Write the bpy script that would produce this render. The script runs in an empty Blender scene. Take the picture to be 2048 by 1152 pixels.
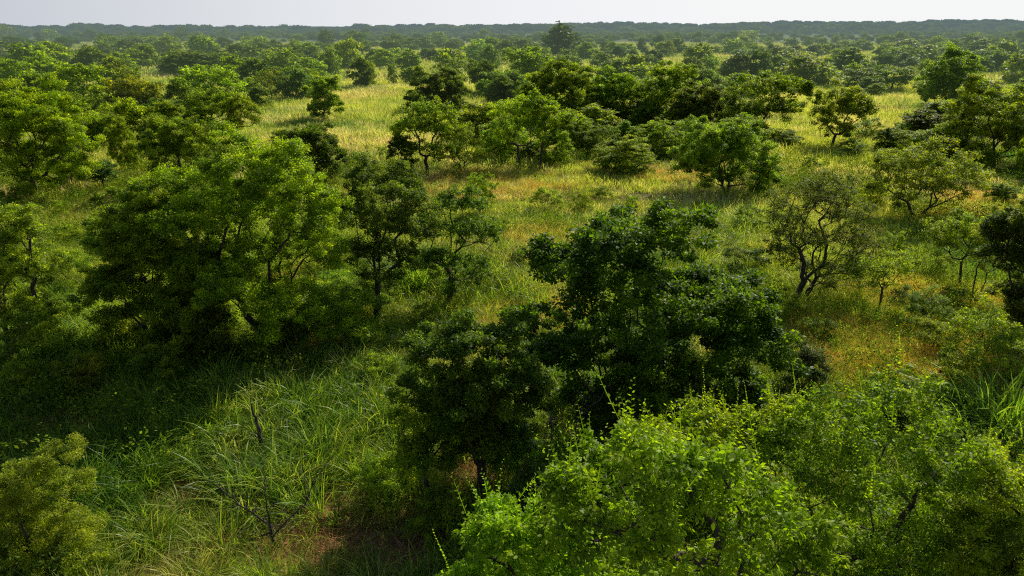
import bpy, math, random
import numpy as np
from mathutils import Vector

R = math.radians
rng = np.random.default_rng(7)
random.seed(7)
scene = bpy.context.scene
COL = scene.collection

# ------------------------------------------------------------------ camera maths (photo pixels 2048 x 1152)
CAM_H = 12.0
F = 1462.0
PITCH = math.atan(526 / F)
CP, SP = math.cos(PITCH), math.sin(PITCH)


def ray(px, py):
    a = (px - 1024) / F
    b = (576 - py) / F
    d = np.array([a, CP + b * SP, -SP + b * CP])
    return d


def ground(px, py):
    d = ray(px, py)
    t = -CAM_H / d[2]
    return d[0] * t, d[1] * t


def at_depth(px, py, Y):
    """point on the pixel's ray at world distance Y"""
    d = ray(px, py)
    t = Y / d[1]
    return np.array([d[0] * t, Y, CAM_H + d[2] * t])


def mpp(Y, z=2.0):
    """metres per photo pixel at world distance Y"""
    return (Y * CP + (CAM_H - z) * SP) / F


# ------------------------------------------------------------------ numpy noise and terrain
_perm = np.random.default_rng(3).random((256, 256))


def vnoise(x, y, s):
    x = np.asarray(x, float) / s + 1000.0
    y = np.asarray(y, float) / s + 1000.0
    xi, yi = np.floor(x).astype(int), np.floor(y).astype(int)
    fx, fy = x - xi, y - yi
    fx = fx * fx * (3 - 2 * fx)
    fy = fy * fy * (3 - 2 * fy)
    g = lambda i, j: _perm[i & 255, j & 255]
    return (g(xi, yi) * (1 - fx) + g(xi + 1, yi) * fx) * (1 - fy) + (g(xi, yi + 1) * (1 - fx) + g(xi + 1, yi + 1) * fx) * fy


def fbm(x, y, s):
    return 0.55 * vnoise(x, y, s) + 0.28 * vnoise(x + 31, y - 17, s / 2.1) + 0.17 * vnoise(x - 57, y + 91, s / 4.3)


_SKY_X = np.array([-9000, 0, 160, 172, 200, 212, 600, 720, 800, 900, 1000, 1150, 1240, 1420, 1540, 1660, 1760, 1900, 2048, 3000, 9000])
_SKY_Y = np.array([52.5, 52.5, 54, 51.2, 51.2, 54.3, 54.3, 53.2, 51, 50.4, 50, 47.5, 46.5, 47.5, 45, 43.8, 45, 41.8, 42.5, 44, 50])


def terrain(x, y):
    x = np.asarray(x, float)
    y = np.asarray(y, float)
    d = np.maximum(y, 1.0)
    px = 1024 + x / np.maximum(d * CP, 1) * F
    sky = np.interp(px, _SKY_X, _SKY_Y)
    top = (50 - sky) / F * 2600 + 12 - 7.5
    t = np.clip((d - 1000) / 1600, 0, 1)
    t = t * t * (3 - 2 * t)
    und = ((fbm(x, y, 300) - 0.5) * 20 - 5) * t
    near = (vnoise(x, y, 9) - 0.5) * 0.22 * np.clip(1 - d / 400, 0, 1)
    return np.where(d > 1000, top * t + und * 1.0, 0) + near


# ------------------------------------------------------------------ materials
HAZE_COL = (0.135, 0.195, 0.220, 1)


def new_mat(name):
    m = bpy.data.materials.new(name)
    m.use_nodes = True
    m.node_tree.nodes.clear()
    return m


def paint_haze(nt, shader, strength=1.0, scale=620.0):
    """painted aerial haze: airlight glow mixed into a surface by its place in the world"""
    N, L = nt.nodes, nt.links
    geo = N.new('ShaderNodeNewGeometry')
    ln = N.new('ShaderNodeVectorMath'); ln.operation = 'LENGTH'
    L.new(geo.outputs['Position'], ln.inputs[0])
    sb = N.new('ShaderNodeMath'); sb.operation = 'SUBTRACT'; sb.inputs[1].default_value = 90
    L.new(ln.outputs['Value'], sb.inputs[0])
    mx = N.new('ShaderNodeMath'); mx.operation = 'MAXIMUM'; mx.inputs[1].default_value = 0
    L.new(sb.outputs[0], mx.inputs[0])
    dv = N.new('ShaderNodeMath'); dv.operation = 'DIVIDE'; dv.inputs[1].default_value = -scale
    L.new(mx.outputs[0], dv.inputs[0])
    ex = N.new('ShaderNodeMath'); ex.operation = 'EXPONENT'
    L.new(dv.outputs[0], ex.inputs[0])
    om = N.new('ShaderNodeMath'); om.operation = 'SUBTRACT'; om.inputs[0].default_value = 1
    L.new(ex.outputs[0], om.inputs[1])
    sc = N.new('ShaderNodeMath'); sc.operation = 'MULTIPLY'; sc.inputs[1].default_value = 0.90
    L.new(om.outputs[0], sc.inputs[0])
    em = N.new('ShaderNodeEmission'); em.inputs['Strength'].default_value = strength  # emitted airlight, painted onto the surface in place of hazy air
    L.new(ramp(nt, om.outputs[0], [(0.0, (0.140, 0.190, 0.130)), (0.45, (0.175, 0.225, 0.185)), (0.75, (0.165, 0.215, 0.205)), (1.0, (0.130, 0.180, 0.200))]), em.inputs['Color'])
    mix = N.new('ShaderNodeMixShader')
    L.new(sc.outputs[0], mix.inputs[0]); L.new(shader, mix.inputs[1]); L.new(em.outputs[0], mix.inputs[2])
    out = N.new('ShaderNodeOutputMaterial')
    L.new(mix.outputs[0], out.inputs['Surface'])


def mixc(nt, fac, a, b, blend='MIX'):
    n = nt.nodes.new('ShaderNodeMix'); n.data_type = 'RGBA'; n.blend_type = blend
    n.clamp_factor = True
    for k, v in ((0, fac), (6, a), (7, b)):
        if isinstance(v, (int, float)):
            n.inputs[k].default_value = v
        elif isinstance(v, tuple):
            n.inputs[k].default_value = (*v, 1)
        else:
            nt.links.new(v, n.inputs[k])
    return n.outputs[2]


def ramp(nt, src, stops):
    n = nt.nodes.new('ShaderNodeValToRGB')
    e = n.color_ramp.elements
    e[0].position, e[0].color = stops[0][0], (*stops[0][1], 1)
    e[1].position, e[1].color = stops[-1][0], (*stops[-1][1], 1)
    for p, c in stops[1:-1]:
        x = e.new(p); x.color = (*c, 1)
    nt.links.new(src, n.inputs[0])
    return n.outputs[0]


def world_noise(nt, scale, detail=3, offset=0.0, rough=0.55):
    geo = nt.nodes.new('ShaderNodeNewGeometry')
    mp = nt.nodes.new('ShaderNodeMapping'); mp.inputs['Location'].default_value = (offset, offset * 1.7, 0)
    nt.links.new(geo.outputs['Position'], mp.inputs['Vector'])
    n = nt.nodes.new('ShaderNodeTexNoise')
    n.inputs['Scale'].default_value = scale
    n.inputs['Detail'].default_value = detail
    n.inputs['Roughness'].default_value = rough
    nt.links.new(mp.outputs[0], n.inputs['Vector'])
    return n.outputs['Fac']


def attr(nt, name, kind='GEOMETRY'):
    a = nt.nodes.new('ShaderNodeAttribute'); a.attribute_name = name; a.attribute_type = kind
    return a


def leafy_shader(nt, color, trans=0.45, tcol=(1.58, 1.75, 0.4), rough=0.42, spec=0.35):
    """thin leaf: reflects from both faces, lets warm light through"""
    N, L = nt.nodes, nt.links
    p = N.new('ShaderNodeBsdfPrincipled')
    p.inputs['Roughness'].default_value = rough
    p.inputs['Specular IOR Level'].default_value = spec
    L.new(color, p.inputs['Base Color'])
    t = N.new('ShaderNodeBsdfTranslucent')
    tc = mixc(nt, 1.0, color, tcol, 'MULTIPLY')
    L.new(tc, t.inputs['Color'])
    m = N.new('ShaderNodeMixShader'); m.inputs[0].default_value = trans
    L.new(p.outputs[0], m.inputs[1]); L.new(t.outputs[0], m.inputs[2])
    return m.outputs[0]


def leaf_material():
    m = new_mat('leaf'); nt = m.node_tree
    oi = nt.nodes.new('ShaderNodeObjectInfo')
    v = attr(nt, 'v').outputs['Fac']
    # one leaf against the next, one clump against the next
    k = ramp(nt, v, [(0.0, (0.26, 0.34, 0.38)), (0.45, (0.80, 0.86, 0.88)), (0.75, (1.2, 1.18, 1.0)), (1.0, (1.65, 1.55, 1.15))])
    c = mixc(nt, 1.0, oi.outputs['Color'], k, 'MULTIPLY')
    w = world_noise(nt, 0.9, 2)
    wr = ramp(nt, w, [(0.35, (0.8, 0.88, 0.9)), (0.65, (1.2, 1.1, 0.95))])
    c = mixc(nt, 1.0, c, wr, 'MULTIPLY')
    paint_haze(nt, leafy_shader(nt, c, trans=0.55, rough=0.5, spec=0.25))
    return m


def far_leaf_material():
    m = new_mat('far_leaf'); nt = m.node_tree
    oi = nt.nodes.new('ShaderNodeObjectInfo')
    v = attr(nt, 'v').outputs['Fac']
    k = ramp(nt, v, [(0.0, (0.45, 0.5, 0.5)), (1.0, (1.6, 1.45, 1.1))])
    base = ramp(nt, oi.outputs['Random'], [(0.0, (0.060, 0.115, 0.022)), (0.5, (0.130, 0.200, 0.025)), (1.0, (0.22, 0.285, 0.04))])
    c = mixc(nt, 1.0, base, k, 'MULTIPLY')
    paint_haze(nt, leafy_shader(nt, c, trans=0.5, rough=0.8, spec=0.05))
    return m


def bark_material(name='bark', a=(0.035, 0.028, 0.022), b=(0.11, 0.09, 0.07)):
    m = new_mat(name); nt = m.node_tree
    geo = nt.nodes.new('ShaderNodeNewGeometry')
    mp = nt.nodes.new('ShaderNodeMapping'); mp.inputs['Scale'].default_value = (1, 1, 0.25)
    nt.links.new(geo.outputs['Position'], mp.inputs['Vector'])
    n = nt.nodes.new('ShaderNodeTexNoise'); n.inputs['Scale'].default_value = 22; n.inputs['Detail'].default_value = 4
    nt.links.new(mp.outputs[0], n.inputs['Vector'])
    c = ramp(nt, n.outputs['Fac'], [(0.35, a), (0.65, b)])
    p = nt.nodes.new('ShaderNodeBsdfPrincipled'); p.inputs['Roughness'].default_value = 0.9
    p.inputs['Specular IOR Level'].default_value = 0.2
    nt.links.new(c, p.inputs['Base Color'])
    bp = nt.nodes.new('ShaderNodeBump'); bp.inputs['Strength'].default_value = 0.6; bp.inputs['Distance'].default_value = 0.02
    nt.links.new(n.outputs['Fac'], bp.inputs['Height']); nt.links.new(bp.outputs[0], p.inputs['Normal'])
    paint_haze(nt, p.outputs[0])
    return m


def grass_material(name, lo, mid, hi, straw, patch=0.09, trans=0.55, straw_amt=(0.52, 0.72), spec=0.45, rough=0.32):
    """blade: dark at the root, colour by the patch of ground it grows on"""
    m = new_mat(name); nt = m.node_tree
    oi = nt.nodes.new('ShaderNodeObjectInfo')
    v = attr(nt, 'v').outputs['Fac']
    h = attr(nt, 'h').outputs['Fac']
    w = world_noise(nt, patch, 4)
    add = nt.nodes.new('ShaderNodeMath'); add.operation = 'MULTIPLY_ADD'; add.inputs[1].default_value = 0.28
    nt.links.new(v, add.inputs[0])
    sub = nt.nodes.new('ShaderNodeMath'); sub.operation = 'SUBTRACT'; sub.inputs[1].default_value = 0.14
    nt.links.new(w, sub.inputs[0]); nt.links.new(sub.outputs[0], add.inputs[2])
    c = ramp(nt, add.outputs[0], [(0.34, lo), (0.46, mid), (0.60, hi)])
    w2 = world_noise(nt, patch * 0.8, 4, offset=37.0, rough=0.65)
    a2 = nt.nodes.new('ShaderNodeMath'); a2.operation = 'MULTIPLY_ADD'; a2.inputs[1].default_value = 0.30
    nt.links.new(oi.outputs['Random'], a2.inputs[0])
    s2 = nt.nodes.new('ShaderNodeMath'); s2.operation = 'SUBTRACT'; s2.inputs[1].default_value = 0.15
    nt.links.new(w2, s2.inputs[0]); nt.links.new(s2.outputs[0], a2.inputs[2])
    f2 = ramp(nt, a2.outputs[0], [(straw_amt[0], (0, 0, 0)), (straw_amt[1], (1, 1, 1))])
    c = mixc(nt, f2, c, straw)
    hd = ramp(nt, h, [(0.0, (0.22, 0.22, 0.2)), (0.45, (1.0, 1.0, 0.95)), (1.0, (1.45, 1.35, 1.1))])  # shade between the roots and sun on the tips, painted along the blade
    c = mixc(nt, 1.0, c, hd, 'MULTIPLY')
    paint_haze(nt, leafy_shader(nt, c, trans=trans, rough=rough, spec=spec, tcol=(1.5, 1.4, 0.6)))
    return m


def ground_material():
    m = new_mat('ground'); nt = m.node_tree
    n1 = world_noise(nt, 0.08, 5)
    n2 = world_noise(nt, 2.5, 6, offset=5)
    soil = ramp(nt, n2, [(0.35, (0.07, 0.032, 0.016)), (0.55, (0.20, 0.09, 0.042)), (0.7, (0.34, 0.17, 0.09))])
    veg = ramp(nt, n2, [(0.3, (0.05, 0.075, 0.018)), (0.7, (0.17, 0.20, 0.05))])
    f = ramp(nt, n1, [(0.42, (0.15, 0.15, 0.15)), (0.58, (0.7, 0.7, 0.7))])
    c = mixc(nt, f, soil, veg)
    # beyond the near clearings the sheet carries grass and scrub colour
    geo = nt.nodes.new('ShaderNodeNewGeometry')
    ln = nt.nodes.new('ShaderNodeVectorMath'); ln.operation = 'LENGTH'
    nt.links.new(geo.outputs['Position'], ln.inputs[0])
    mr = nt.nodes.new('ShaderNodeMapRange'); mr.inputs[1].default_value = 45; mr.inputs[2].default_value = 160
    nt.links.new(ln.outputs['Value'], mr.inputs[0])
    n3 = world_noise(nt, 0.035, 5, offset=11, rough=0.7)
    far = ramp(nt, n3, [(0.35, (0.10, 0.17, 0.07)), (0.5, (0.22, 0.28, 0.10)), (0.65, (0.38, 0.38, 0.20))])
    c = mixc(nt, mr.outputs[0], c, far)
    p = nt.nodes.new('ShaderNodeBsdfPrincipled'); p.inputs['Roughness'].default_value = 0.95
    p.inputs['Specular IOR Level'].default_value = 0.1
    nt.links.new(c, p.inputs['Base Color'])
    bp = nt.nodes.new('ShaderNodeBump'); bp.inputs['Strength'].default_value = 0.8; bp.inputs['Distance'].default_value = 0.12
    nt.links.new(n2, bp.inputs['Height']); nt.links.new(bp.outputs[0], p.inputs['Normal'])
    paint_haze(nt, p.outputs[0])
    return m


LEAF = leaf_material()
FAR_LEAF = far_leaf_material()
BARK = bark_material()
DEADWOOD = bark_material('deadwood', (0.09, 0.075, 0.06), (0.26, 0.23, 0.20))
PALEBARK = bark_material('pale_bark', (0.07, 0.06, 0.05), (0.22, 0.20, 0.17))
GROUND = ground_material()
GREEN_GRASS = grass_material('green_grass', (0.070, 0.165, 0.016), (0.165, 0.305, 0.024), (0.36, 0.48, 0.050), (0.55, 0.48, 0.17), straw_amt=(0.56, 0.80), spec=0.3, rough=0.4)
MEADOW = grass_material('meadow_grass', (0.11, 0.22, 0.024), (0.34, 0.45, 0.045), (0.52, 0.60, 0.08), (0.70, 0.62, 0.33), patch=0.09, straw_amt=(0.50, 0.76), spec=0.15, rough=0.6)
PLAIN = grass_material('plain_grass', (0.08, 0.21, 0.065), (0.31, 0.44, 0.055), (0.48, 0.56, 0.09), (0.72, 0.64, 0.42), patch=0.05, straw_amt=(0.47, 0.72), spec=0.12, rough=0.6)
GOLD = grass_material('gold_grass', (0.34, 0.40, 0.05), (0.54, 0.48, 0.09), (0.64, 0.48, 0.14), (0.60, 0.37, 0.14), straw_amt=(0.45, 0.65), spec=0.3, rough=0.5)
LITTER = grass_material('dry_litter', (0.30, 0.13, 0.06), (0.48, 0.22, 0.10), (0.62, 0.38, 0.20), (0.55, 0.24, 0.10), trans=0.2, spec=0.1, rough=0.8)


# ------------------------------------------------------------------ mesh building
def quads_to_mesh(name, V, nper, attrs, mat, faces_per=None):
    """V: (n*nper, 3); faces_per: list of index tuples (4 each) inside one unit"""
    n = len(V) // nper
    fp = np.array(faces_per if faces_per is not None else [[0, 1, 2, 3]])
    idx = (np.arange(n)[:, None, None] * nper + fp[None]).reshape(-1)
    me = bpy.data.meshes.new(name)
    me.vertices.add(len(V)); me.vertices.foreach_set('co', np.ascontiguousarray(V, dtype=np.float32).ravel())
    me.loops.add(len(idx)); me.loops.foreach_set('vertex_index', idx.astype(np.int32))
    nf = len(idx) // 4
    me.polygons.add(nf)
    me.polygons.foreach_set('loop_start', (np.arange(nf) * 4).astype(np.int32))
    for k, a in attrs.items():
        at = me.attributes.new(k, 'FLOAT', 'POINT')
        at.data.foreach_set('value', np.ascontiguousarray(a, dtype=np.float32))
    me.update(calc_edges=True)
    if mat: me.materials.append(mat)
    return me


def unit(v):
    return v / np.maximum(np.linalg.norm(v, axis=-1, keepdims=True), 1e-9)


def leaf_quads(P, D, Nrm, Ln, W, v, fold=False):
    """leaves at P pointing along D with face normal Nrm, length Ln, width W"""
    S = unit(np.cross(D, Nrm)) * (W * 0.5)[:, None]
    L = D * Ln[:, None]
    up = unit(np.cross(S, L))
    if fold:
        mid = P + L * 0.5 - up * (W * 0.16)[:, None]
        tip = P + L - up * (Ln * 0.18)[:, None]
        V = np.stack([P, P + L * 0.42 - S, tip, mid, P + L * 0.42 + S, mid], 1)
        V = np.stack([P, P + L * 0.45 - S, tip, P + L * 0.45 + S], 1)
        V[:, 2] -= up * (Ln * 0.15)[:, None]
    else:
        V = np.stack([P, P + L * 0.5 - S, P + L, P + L * 0.5 + S], 1)
    return V.reshape(-1, 3), np.repeat(v, 4)


def tubes(nodes, parent, rad, sides_big=6):
    """tapered branches from each node to its parent"""
    V, Fc = [], []
    base = 0
    idx = [i for i in range(len(nodes)) if parent[i] >= 0]
    for sides, sel in ((sides_big, [i for i in idx if rad[i] > 0.03]), (3, [i for i in idx if rad[i] <= 0.03])):
        if not sel: continue
        sel = np.array(sel); par = parent[sel]
        A, B = nodes[par], nodes[sel]
        d = unit(B - A)
        ref = np.where(np.abs(d[:, 2:3]) > 0.9, np.array([[1.0, 0, 0]]), np.array([[0, 0, 1.0]]))
        u = unit(np.cross(d, ref)); w = np.cross(d, u)
        ra = np.minimum(rad[par], rad[sel] * 1.35); rb = rad[sel]
        th = np.arange(sides) / sides * 2 * math.pi
        ring = u[:, None] * np.cos(th)[None, :, None] + w[:, None] * np.sin(th)[None, :, None]
        va = (A - d * ra[:, None] * 0.4)[:, None] + ring * ra[:, None, None]
        vb = B[:, None] + ring * rb[:, None, None]
        v = np.concatenate([va, vb], 1).reshape(-1, 3)
        q = np.array([[k, (k + 1) % sides, sides + (k + 1) % sides, sides + k] for k in range(sides)])
        f = (np.arange(len(sel))[:, None, None] * 2 * sides + q[None]).reshape(-1, 4) + base
        V.append(v); Fc.append(f); base += len(v)
    V = np.concatenate(V); Fc = np.concatenate(Fc)
    me = bpy.data.meshes.new('branches')
    me.vertices.add(len(V)); me.vertices.foreach_set('co', V.astype(np.float32).ravel())
    me.loops.add(Fc.size); me.loops.foreach_set('vertex_index', Fc.astype(np.int32).ravel())
    me.polygons.add(len(Fc)); me.polygons.foreach_set('loop_start', (np.arange(len(Fc)) * 4).astype(np.int32))
    me.update(calc_edges=True)
    me.shade_smooth()
    return me


def auto_lobes(h, w, cb, n, g, top=0.55):
    """puffs of foliage over a dome from cb*h to h; top is the height of the widest ring"""
    out = []
    R0 = w / 2
    z0 = cb * h
    for i in range(n):
        t = (i + 0.5) / n
        ang = i * 2.39996 + g.uniform(-0.5, 0.5)
        t = np.clip(t + g.uniform(-0.1, 0.1), 0.06, 0.96)
        prof = math.sqrt(max(0.0, 1 - ((t - top) / (1 - top if t > top else top + 0.18)) ** 2))
        r = R0 * g.uniform(0.33, 0.50)
        rr = max(0, R0 * prof - r * 0.75) * g.uniform(0.72, 1.05)
        out.append((math.cos(ang) * rr, math.sin(ang) * rr, max(z0 + r * .6, min(z0 + t * (h - z0), h - r * 0.7)), r))
    return out


def grow(lobes, h, base_r, g, rc, stems=1, lean=(0, 0), bare=0.0, spread=1.0, dense=1.0, twig=0.005):
    """clump centres in the lobes and the limbs that carry them"""
    pts = []
    L = np.array(lobes)
    cen0 = L[:, :3].mean(0)
    sat = []
    for (x, y, z, r) in lobes:
        for _ in range(3):
            d = unit(unit(np.array([x, y, z]) - cen0) * 0.75 + g.normal(size=3) * 0.6)
            q = np.array([x, y, z]) + d * r * g.uniform(0.8, 1.3)
            sat.append((q[0], q[1], max(q[2], 0.5), r * g.uniform(0.22, 0.48)))
    for (x, y, z, r) in list(lobes) + sat:
        n = max(3, int(dense * 1.75 * (r / rc) ** 2))
        d = unit(g.normal(size=(n, 3)))
        d[:, 2] = np.where(d[:, 2] < -0.25, -d[:, 2] * 0.6, d[:, 2])
        rr = r * g.uniform(0.4, 1.0, n) ** 0.7 + np.abs(g.normal(size=n)) * r * 0.16
        pts.append(np.array([x, y, z]) + d * rr[:, None] * np.array([1.05, 1.05, 0.82]))
    P = np.concatenate(pts)
    # drop most clumps buried in the middle of a neighbouring puff
    D = np.linalg.norm(P[:, None] - L[None, :, :3], axis=2) / L[None, :, 3]
    deep = (D < 0.45).any(1)
    P = P[~deep | (g.random(len(P)) < 0.35)]
    P = P[P[:, 2] > 0.25]
    cen = L[:, :3].mean(0)
    fork = max(0.12 * h, min(L[:, 2].min() * 0.75, 0.45 * h)) if bare <= 0 else bare * h
    nodes = [np.array([0.0, 0, -0.15])]; parent = [-1]; path = [0.0]
    roots = []
    for s in range(stems):
        off = np.array([math.cos(s * 2.6 + 0.6), math.sin(s * 2.6 + 0.6) * 0.7, 0]) * (0.0 if stems == 1 else 0.16)
        tgt = cen.copy(); tgt[2] = fork
        tgt[:2] = tgt[:2] * 0.35 + np.array(lean) * fork + off[:2] * 1.8 * (stems > 1)
        prev = 0
        k = max(4, int(fork / 0.35))
        for i in range(1, k + 1):
            t = i / k
            p = off * min(1, t * 3) * (1 - t) + tgt * t + np.array([g.normal() * 0.035, g.normal() * 0.035, 0]) * (i < k) * h / 5
            p[2] = fork * t
            nodes.append(p); parent.append(prev); path.append(path[prev] + np.linalg.norm(p - nodes[prev]))
            prev = len(nodes) - 1
        roots.append(prev)
    # main limbs go to the puff centres first
    order = np.argsort(np.linalg.norm(L[:, :3] - nodes[roots[0]], axis=1))
    targets = [(L[i, :3] - np.array([0, 0, L[i, 3] * 0.35]), True) for i in order]
    q = np.argsort(np.linalg.norm(P - nodes[roots[0]], axis=1))
    targets += [(P[i], False) for i in q]
    start = len(nodes)
    NA = np.zeros((start + len(targets) * 4 + 64, 3)); NA[:start] = nodes
    PA = np.zeros(len(NA)); PA[:start] = path
    n = start
    par = list(parent)
    allowed0 = min(roots) if stems == 1 else 1
    leafnode = []
    lo_ok = np.zeros(len(NA), bool)
    for s in roots: lo_ok[s] = True
    for i in range(1, start):
        if NA[i, 2] > fork * 0.6: lo_ok[i] = True
    for (p, main) in targets:
        dd = np.linalg.norm(NA[:n] - p, axis=1)
        climb = np.maximum(0, NA[:n, 2] - p[2])
        cost = dd + 0.32 * PA[:n] + climb * 0.8
        cost[~lo_ok[:n]] = 1e9
        j = int(np.argmin(cost))
        seg = p - NA[j]; ln = np.linalg.norm(seg)
        steps = 1 if ln < 0.45 else min(4, int(ln / 0.45) + 1)
        prev = j
        side = g.normal(size=3) * ln * 0.07
        for st in range(1, steps + 1):
            t = st / steps
            c = NA[j] + seg * t + side * math.sin(t * math.pi) + np.array([0, 0, -1.0]) * ln * 0.10 * math.sin(t * math.pi) * (1 if main else -0.6)
            if st < steps: c = c + g.normal(size=3) * ln * 0.03
            NA[n] = c; PA[n] = PA[prev] + np.linalg.norm(c - NA[prev]); par.append(prev); lo_ok[n] = True
            prev = n; n += 1
        if not main: leafnode.append(prev)
    nodes = NA[:n]; par = np.array(par)
    w = np.zeros(n)
    tip = 0.006 * rc / 0.3
    cnt = np.bincount(par[par >= 0], minlength=n)
    w[cnt == 0] = max(tip, 0.004) ** 2.2
    for i in range(n - 1, 0, -1):
        w[par[i]] += w[i]
    rad = w ** (1 / 2.2)
    rad = np.clip(base_r * (w / w[1:].max()) ** 0.62 * (0.82 if stems > 1 else 1.0), twig, base_r)
    # root flare
    for i in range(start):
        if nodes[i, 2] < 0.3: rad[i] *= 1.25
    out = unit(nodes[leafnode] - nodes[par[leafnode]])
    return nodes, par, rad, nodes[leafnode], out


def foliage(P, out, lobes, rc, ls, g, k, aspect=0.55, droop=0.3, fold=False, flat=0.75, cl_v=0.8):
    """k leaves in each clump P"""
    n = len(P)
    kk = g.poisson(k, n)
    I = np.repeat(np.arange(n), kk)
    m = len(I)
    d = unit(g.normal(size=(m, 3)))
    crr = g.uniform(0.55, 1.25, n)[I]
    rr = rc * crr * g.random(m) ** 0.5
    off = d * rr[:, None] * np.array([1.15, 1.15, flat])
    cen = P[I] + out[I] * rc * 0.35
    pos = cen + off
    # leaves lie flattish, turned out from the clump
    Nn = unit(np.array([0, 0, 1.0]) * 0.9 + g.normal(size=(m, 3)) * 0.62 + d * 0.35)
    D = unit(d + g.normal(size=(m, 3)) * 0.6 + np.array([0, 0, -droop]))
    D = unit(D - Nn * np.sum(D * Nn, 1)[:, None] * 0.75)
    Ln = ls * g.uniform(0.5, 1.5, m)
    cv = g.random(n)[I]
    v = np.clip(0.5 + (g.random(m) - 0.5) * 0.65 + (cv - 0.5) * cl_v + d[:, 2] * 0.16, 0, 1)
    return leaf_quads(pos, D, Nn, Ln, Ln * aspect, v, fold)


def shoots(P, out, rc, ls, g, per, nl=9, up=0.5):
    """arching shoots with paired leaves along them (near trees)"""
    n = len(P)
    I = np.repeat(np.arange(n), per)
    m = len(I)
    base = P[I] + g.normal(size=(m, 3)) * rc * 0.35
    d = unit(out[I] * 0.7 + g.normal(size=(m, 3)) * 0.65 + np.array([0, 0, up]))
    L = rc * g.uniform(0.8, 1.7, m)
    T = (np.arange(nl) + 0.6) / nl
    sag = np.array([0, 0, -1.0])
    pos = base[:, None] + d[:, None] * (L[:, None] * T[None])[..., None] + sag * ((L[:, None] * 0.38) * T[None] ** 2)[..., None]
    tan = unit(d[:, None] + sag * (0.76 * T[None])[..., None])
    sd = unit(np.cross(tan, np.array([0, 0, 1.0])))
    side = np.where(np.arange(nl) % 2 == 0, 1.0, -1.0)[None, :, None]
    D = unit(tan * 0.55 + sd * side * 0.9 + g.normal(size=pos.shape) * 0.22 + np.array([0, 0, -0.15]))
    Nn = unit(np.cross(sd, tan) * -1.0 + g.normal(size=pos.shape) * 0.35)
    Nn = np.where(Nn[..., 2:3] < 0, -Nn, Nn)
    pos = pos.reshape(-1, 3); D = D.reshape(-1, 3); Nn = Nn.reshape(-1, 3)
    M = len(pos)
    taper = np.tile(np.sin((T * 0.75 + 0.2) * math.pi) * 0.5 + 0.6, m)
    Ln = ls * g.uniform(0.75, 1.25, M) * taper
    cv = np.repeat(g.random(n)[I], nl)
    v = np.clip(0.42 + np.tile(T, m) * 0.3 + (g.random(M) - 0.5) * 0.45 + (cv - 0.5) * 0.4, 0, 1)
    return leaf_quads(pos, D, Nn, Ln, Ln * 0.5, v, True)


TOTAL = 0


def tree_meshes(h, w=None, lobes=None, style='tree', Y=40, seed=0, cb=0.3, nl=9, top=0.55, stems=1, lean=(0, 0), open_=0.0,
                leaf=None, lai=1.5, twig=0.005, wands=0, shooty=False, trunk_r=None, rc=None, aspect=0.55, bare=0.0, bark=None):
    global TOTAL
    g = np.random.default_rng(seed + 101)
    if lobes is None:
        lobes = auto_lobes(h, w, cb, nl, g, top)
    ls = leaf or float(np.clip(Y * 0.0021, 0.06, 0.6))
    rmean = float(np.mean([l[3] for l in lobes]))
    rc = rc or float(np.clip(rmean * 0.24, 0.15, 1.2))
    dense = 1.0 - 0.45 * open_
    nodes, par, rad, P, out = grow(lobes, h, trunk_r or h * 0.024, g, rc, stems, lean, bare, dense=dense, twig=twig)
    area = sum(4 * math.pi * l[3] ** 2 for l in lobes) * lai * dense
    nleaf = area / (0.5 * aspect * ls * ls)
    k = nleaf / len(P)
    if shooty:
        Vl, v = shoots(P, out, rc, ls, g, max(2, int(k * 0.75 / 9)))
        V2, v2 = foliage(P, out, lobes, rc, ls, g, k * 0.3, aspect)
        Vl = np.concatenate([Vl, V2]); v = np.concatenate([v, v2])
    else:
        Vl, v = foliage(P, out, lobes, rc, ls, g, k, aspect)
        if ls < 0.12:
            V2, v2 = shoots(P, out, rc, ls, g, 1, nl=7)
            Vl = np.concatenate([Vl, V2]); v = np.concatenate([v, v2])
    if wands:
        top_ = P[:, 2] + g.normal(size=len(P)) * 0.25 * (P[:, 2].max() - P[:, 2].min())
        sel = np.argsort(-top_)[:wands]
        B = P[sel]; m_ = len(B)
        dw = unit(np.stack([g.normal(size=m_) * 0.35, g.normal(size=m_) * 0.35, np.ones(m_)], 1) + out[sel] * 0.4)
        Lw = g.uniform(0.4, 1.2, m_)
        nn = 16
        Tt = (np.arange(nn) + 1) / nn
        pw = B[:, None] + dw[:, None] * (Lw[:, None] * Tt)[..., None]
        sd_ = unit(np.cross(dw, unit(g.normal(size=(m_, 3)))))
        sgn = np.where(np.arange(nn) % 2 == 0, 1.0, -1.0)[None, :, None]
        Dw = unit(dw[:, None] * 0.5 + sd_[:, None] * sgn + g.normal(size=pw.shape) * 0.15)
        Nw = unit(np.cross(Dw, np.repeat(sd_[:, None], nn, 1)) + g.normal(size=pw.shape) * 0.3 + dw[:, None] * 0.8)
        lw = ls * 1.05 * np.tile(1.1 - 0.6 * Tt, m_)
        V3, v3 = leaf_quads(pw.reshape(-1, 3), Dw.reshape(-1, 3), Nw.reshape(-1, 3), lw, lw * 0.5, np.full(m_ * nn, 0.85))
        V4, v4 = leaf_quads(B, dw, unit(g.normal(size=(m_, 3))), Lw, np.full(m_, 0.02), np.full(m_, 0.2))
        Vl = np.concatenate([Vl, V3, V4]); v = np.concatenate([v, v3, v4])
    TOTAL += len(Vl) // 4
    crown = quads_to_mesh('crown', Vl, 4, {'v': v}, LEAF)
    trunk = tubes(nodes, par, rad)
    trunk.materials.append(bark or BARK)
    return trunk, crown


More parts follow.
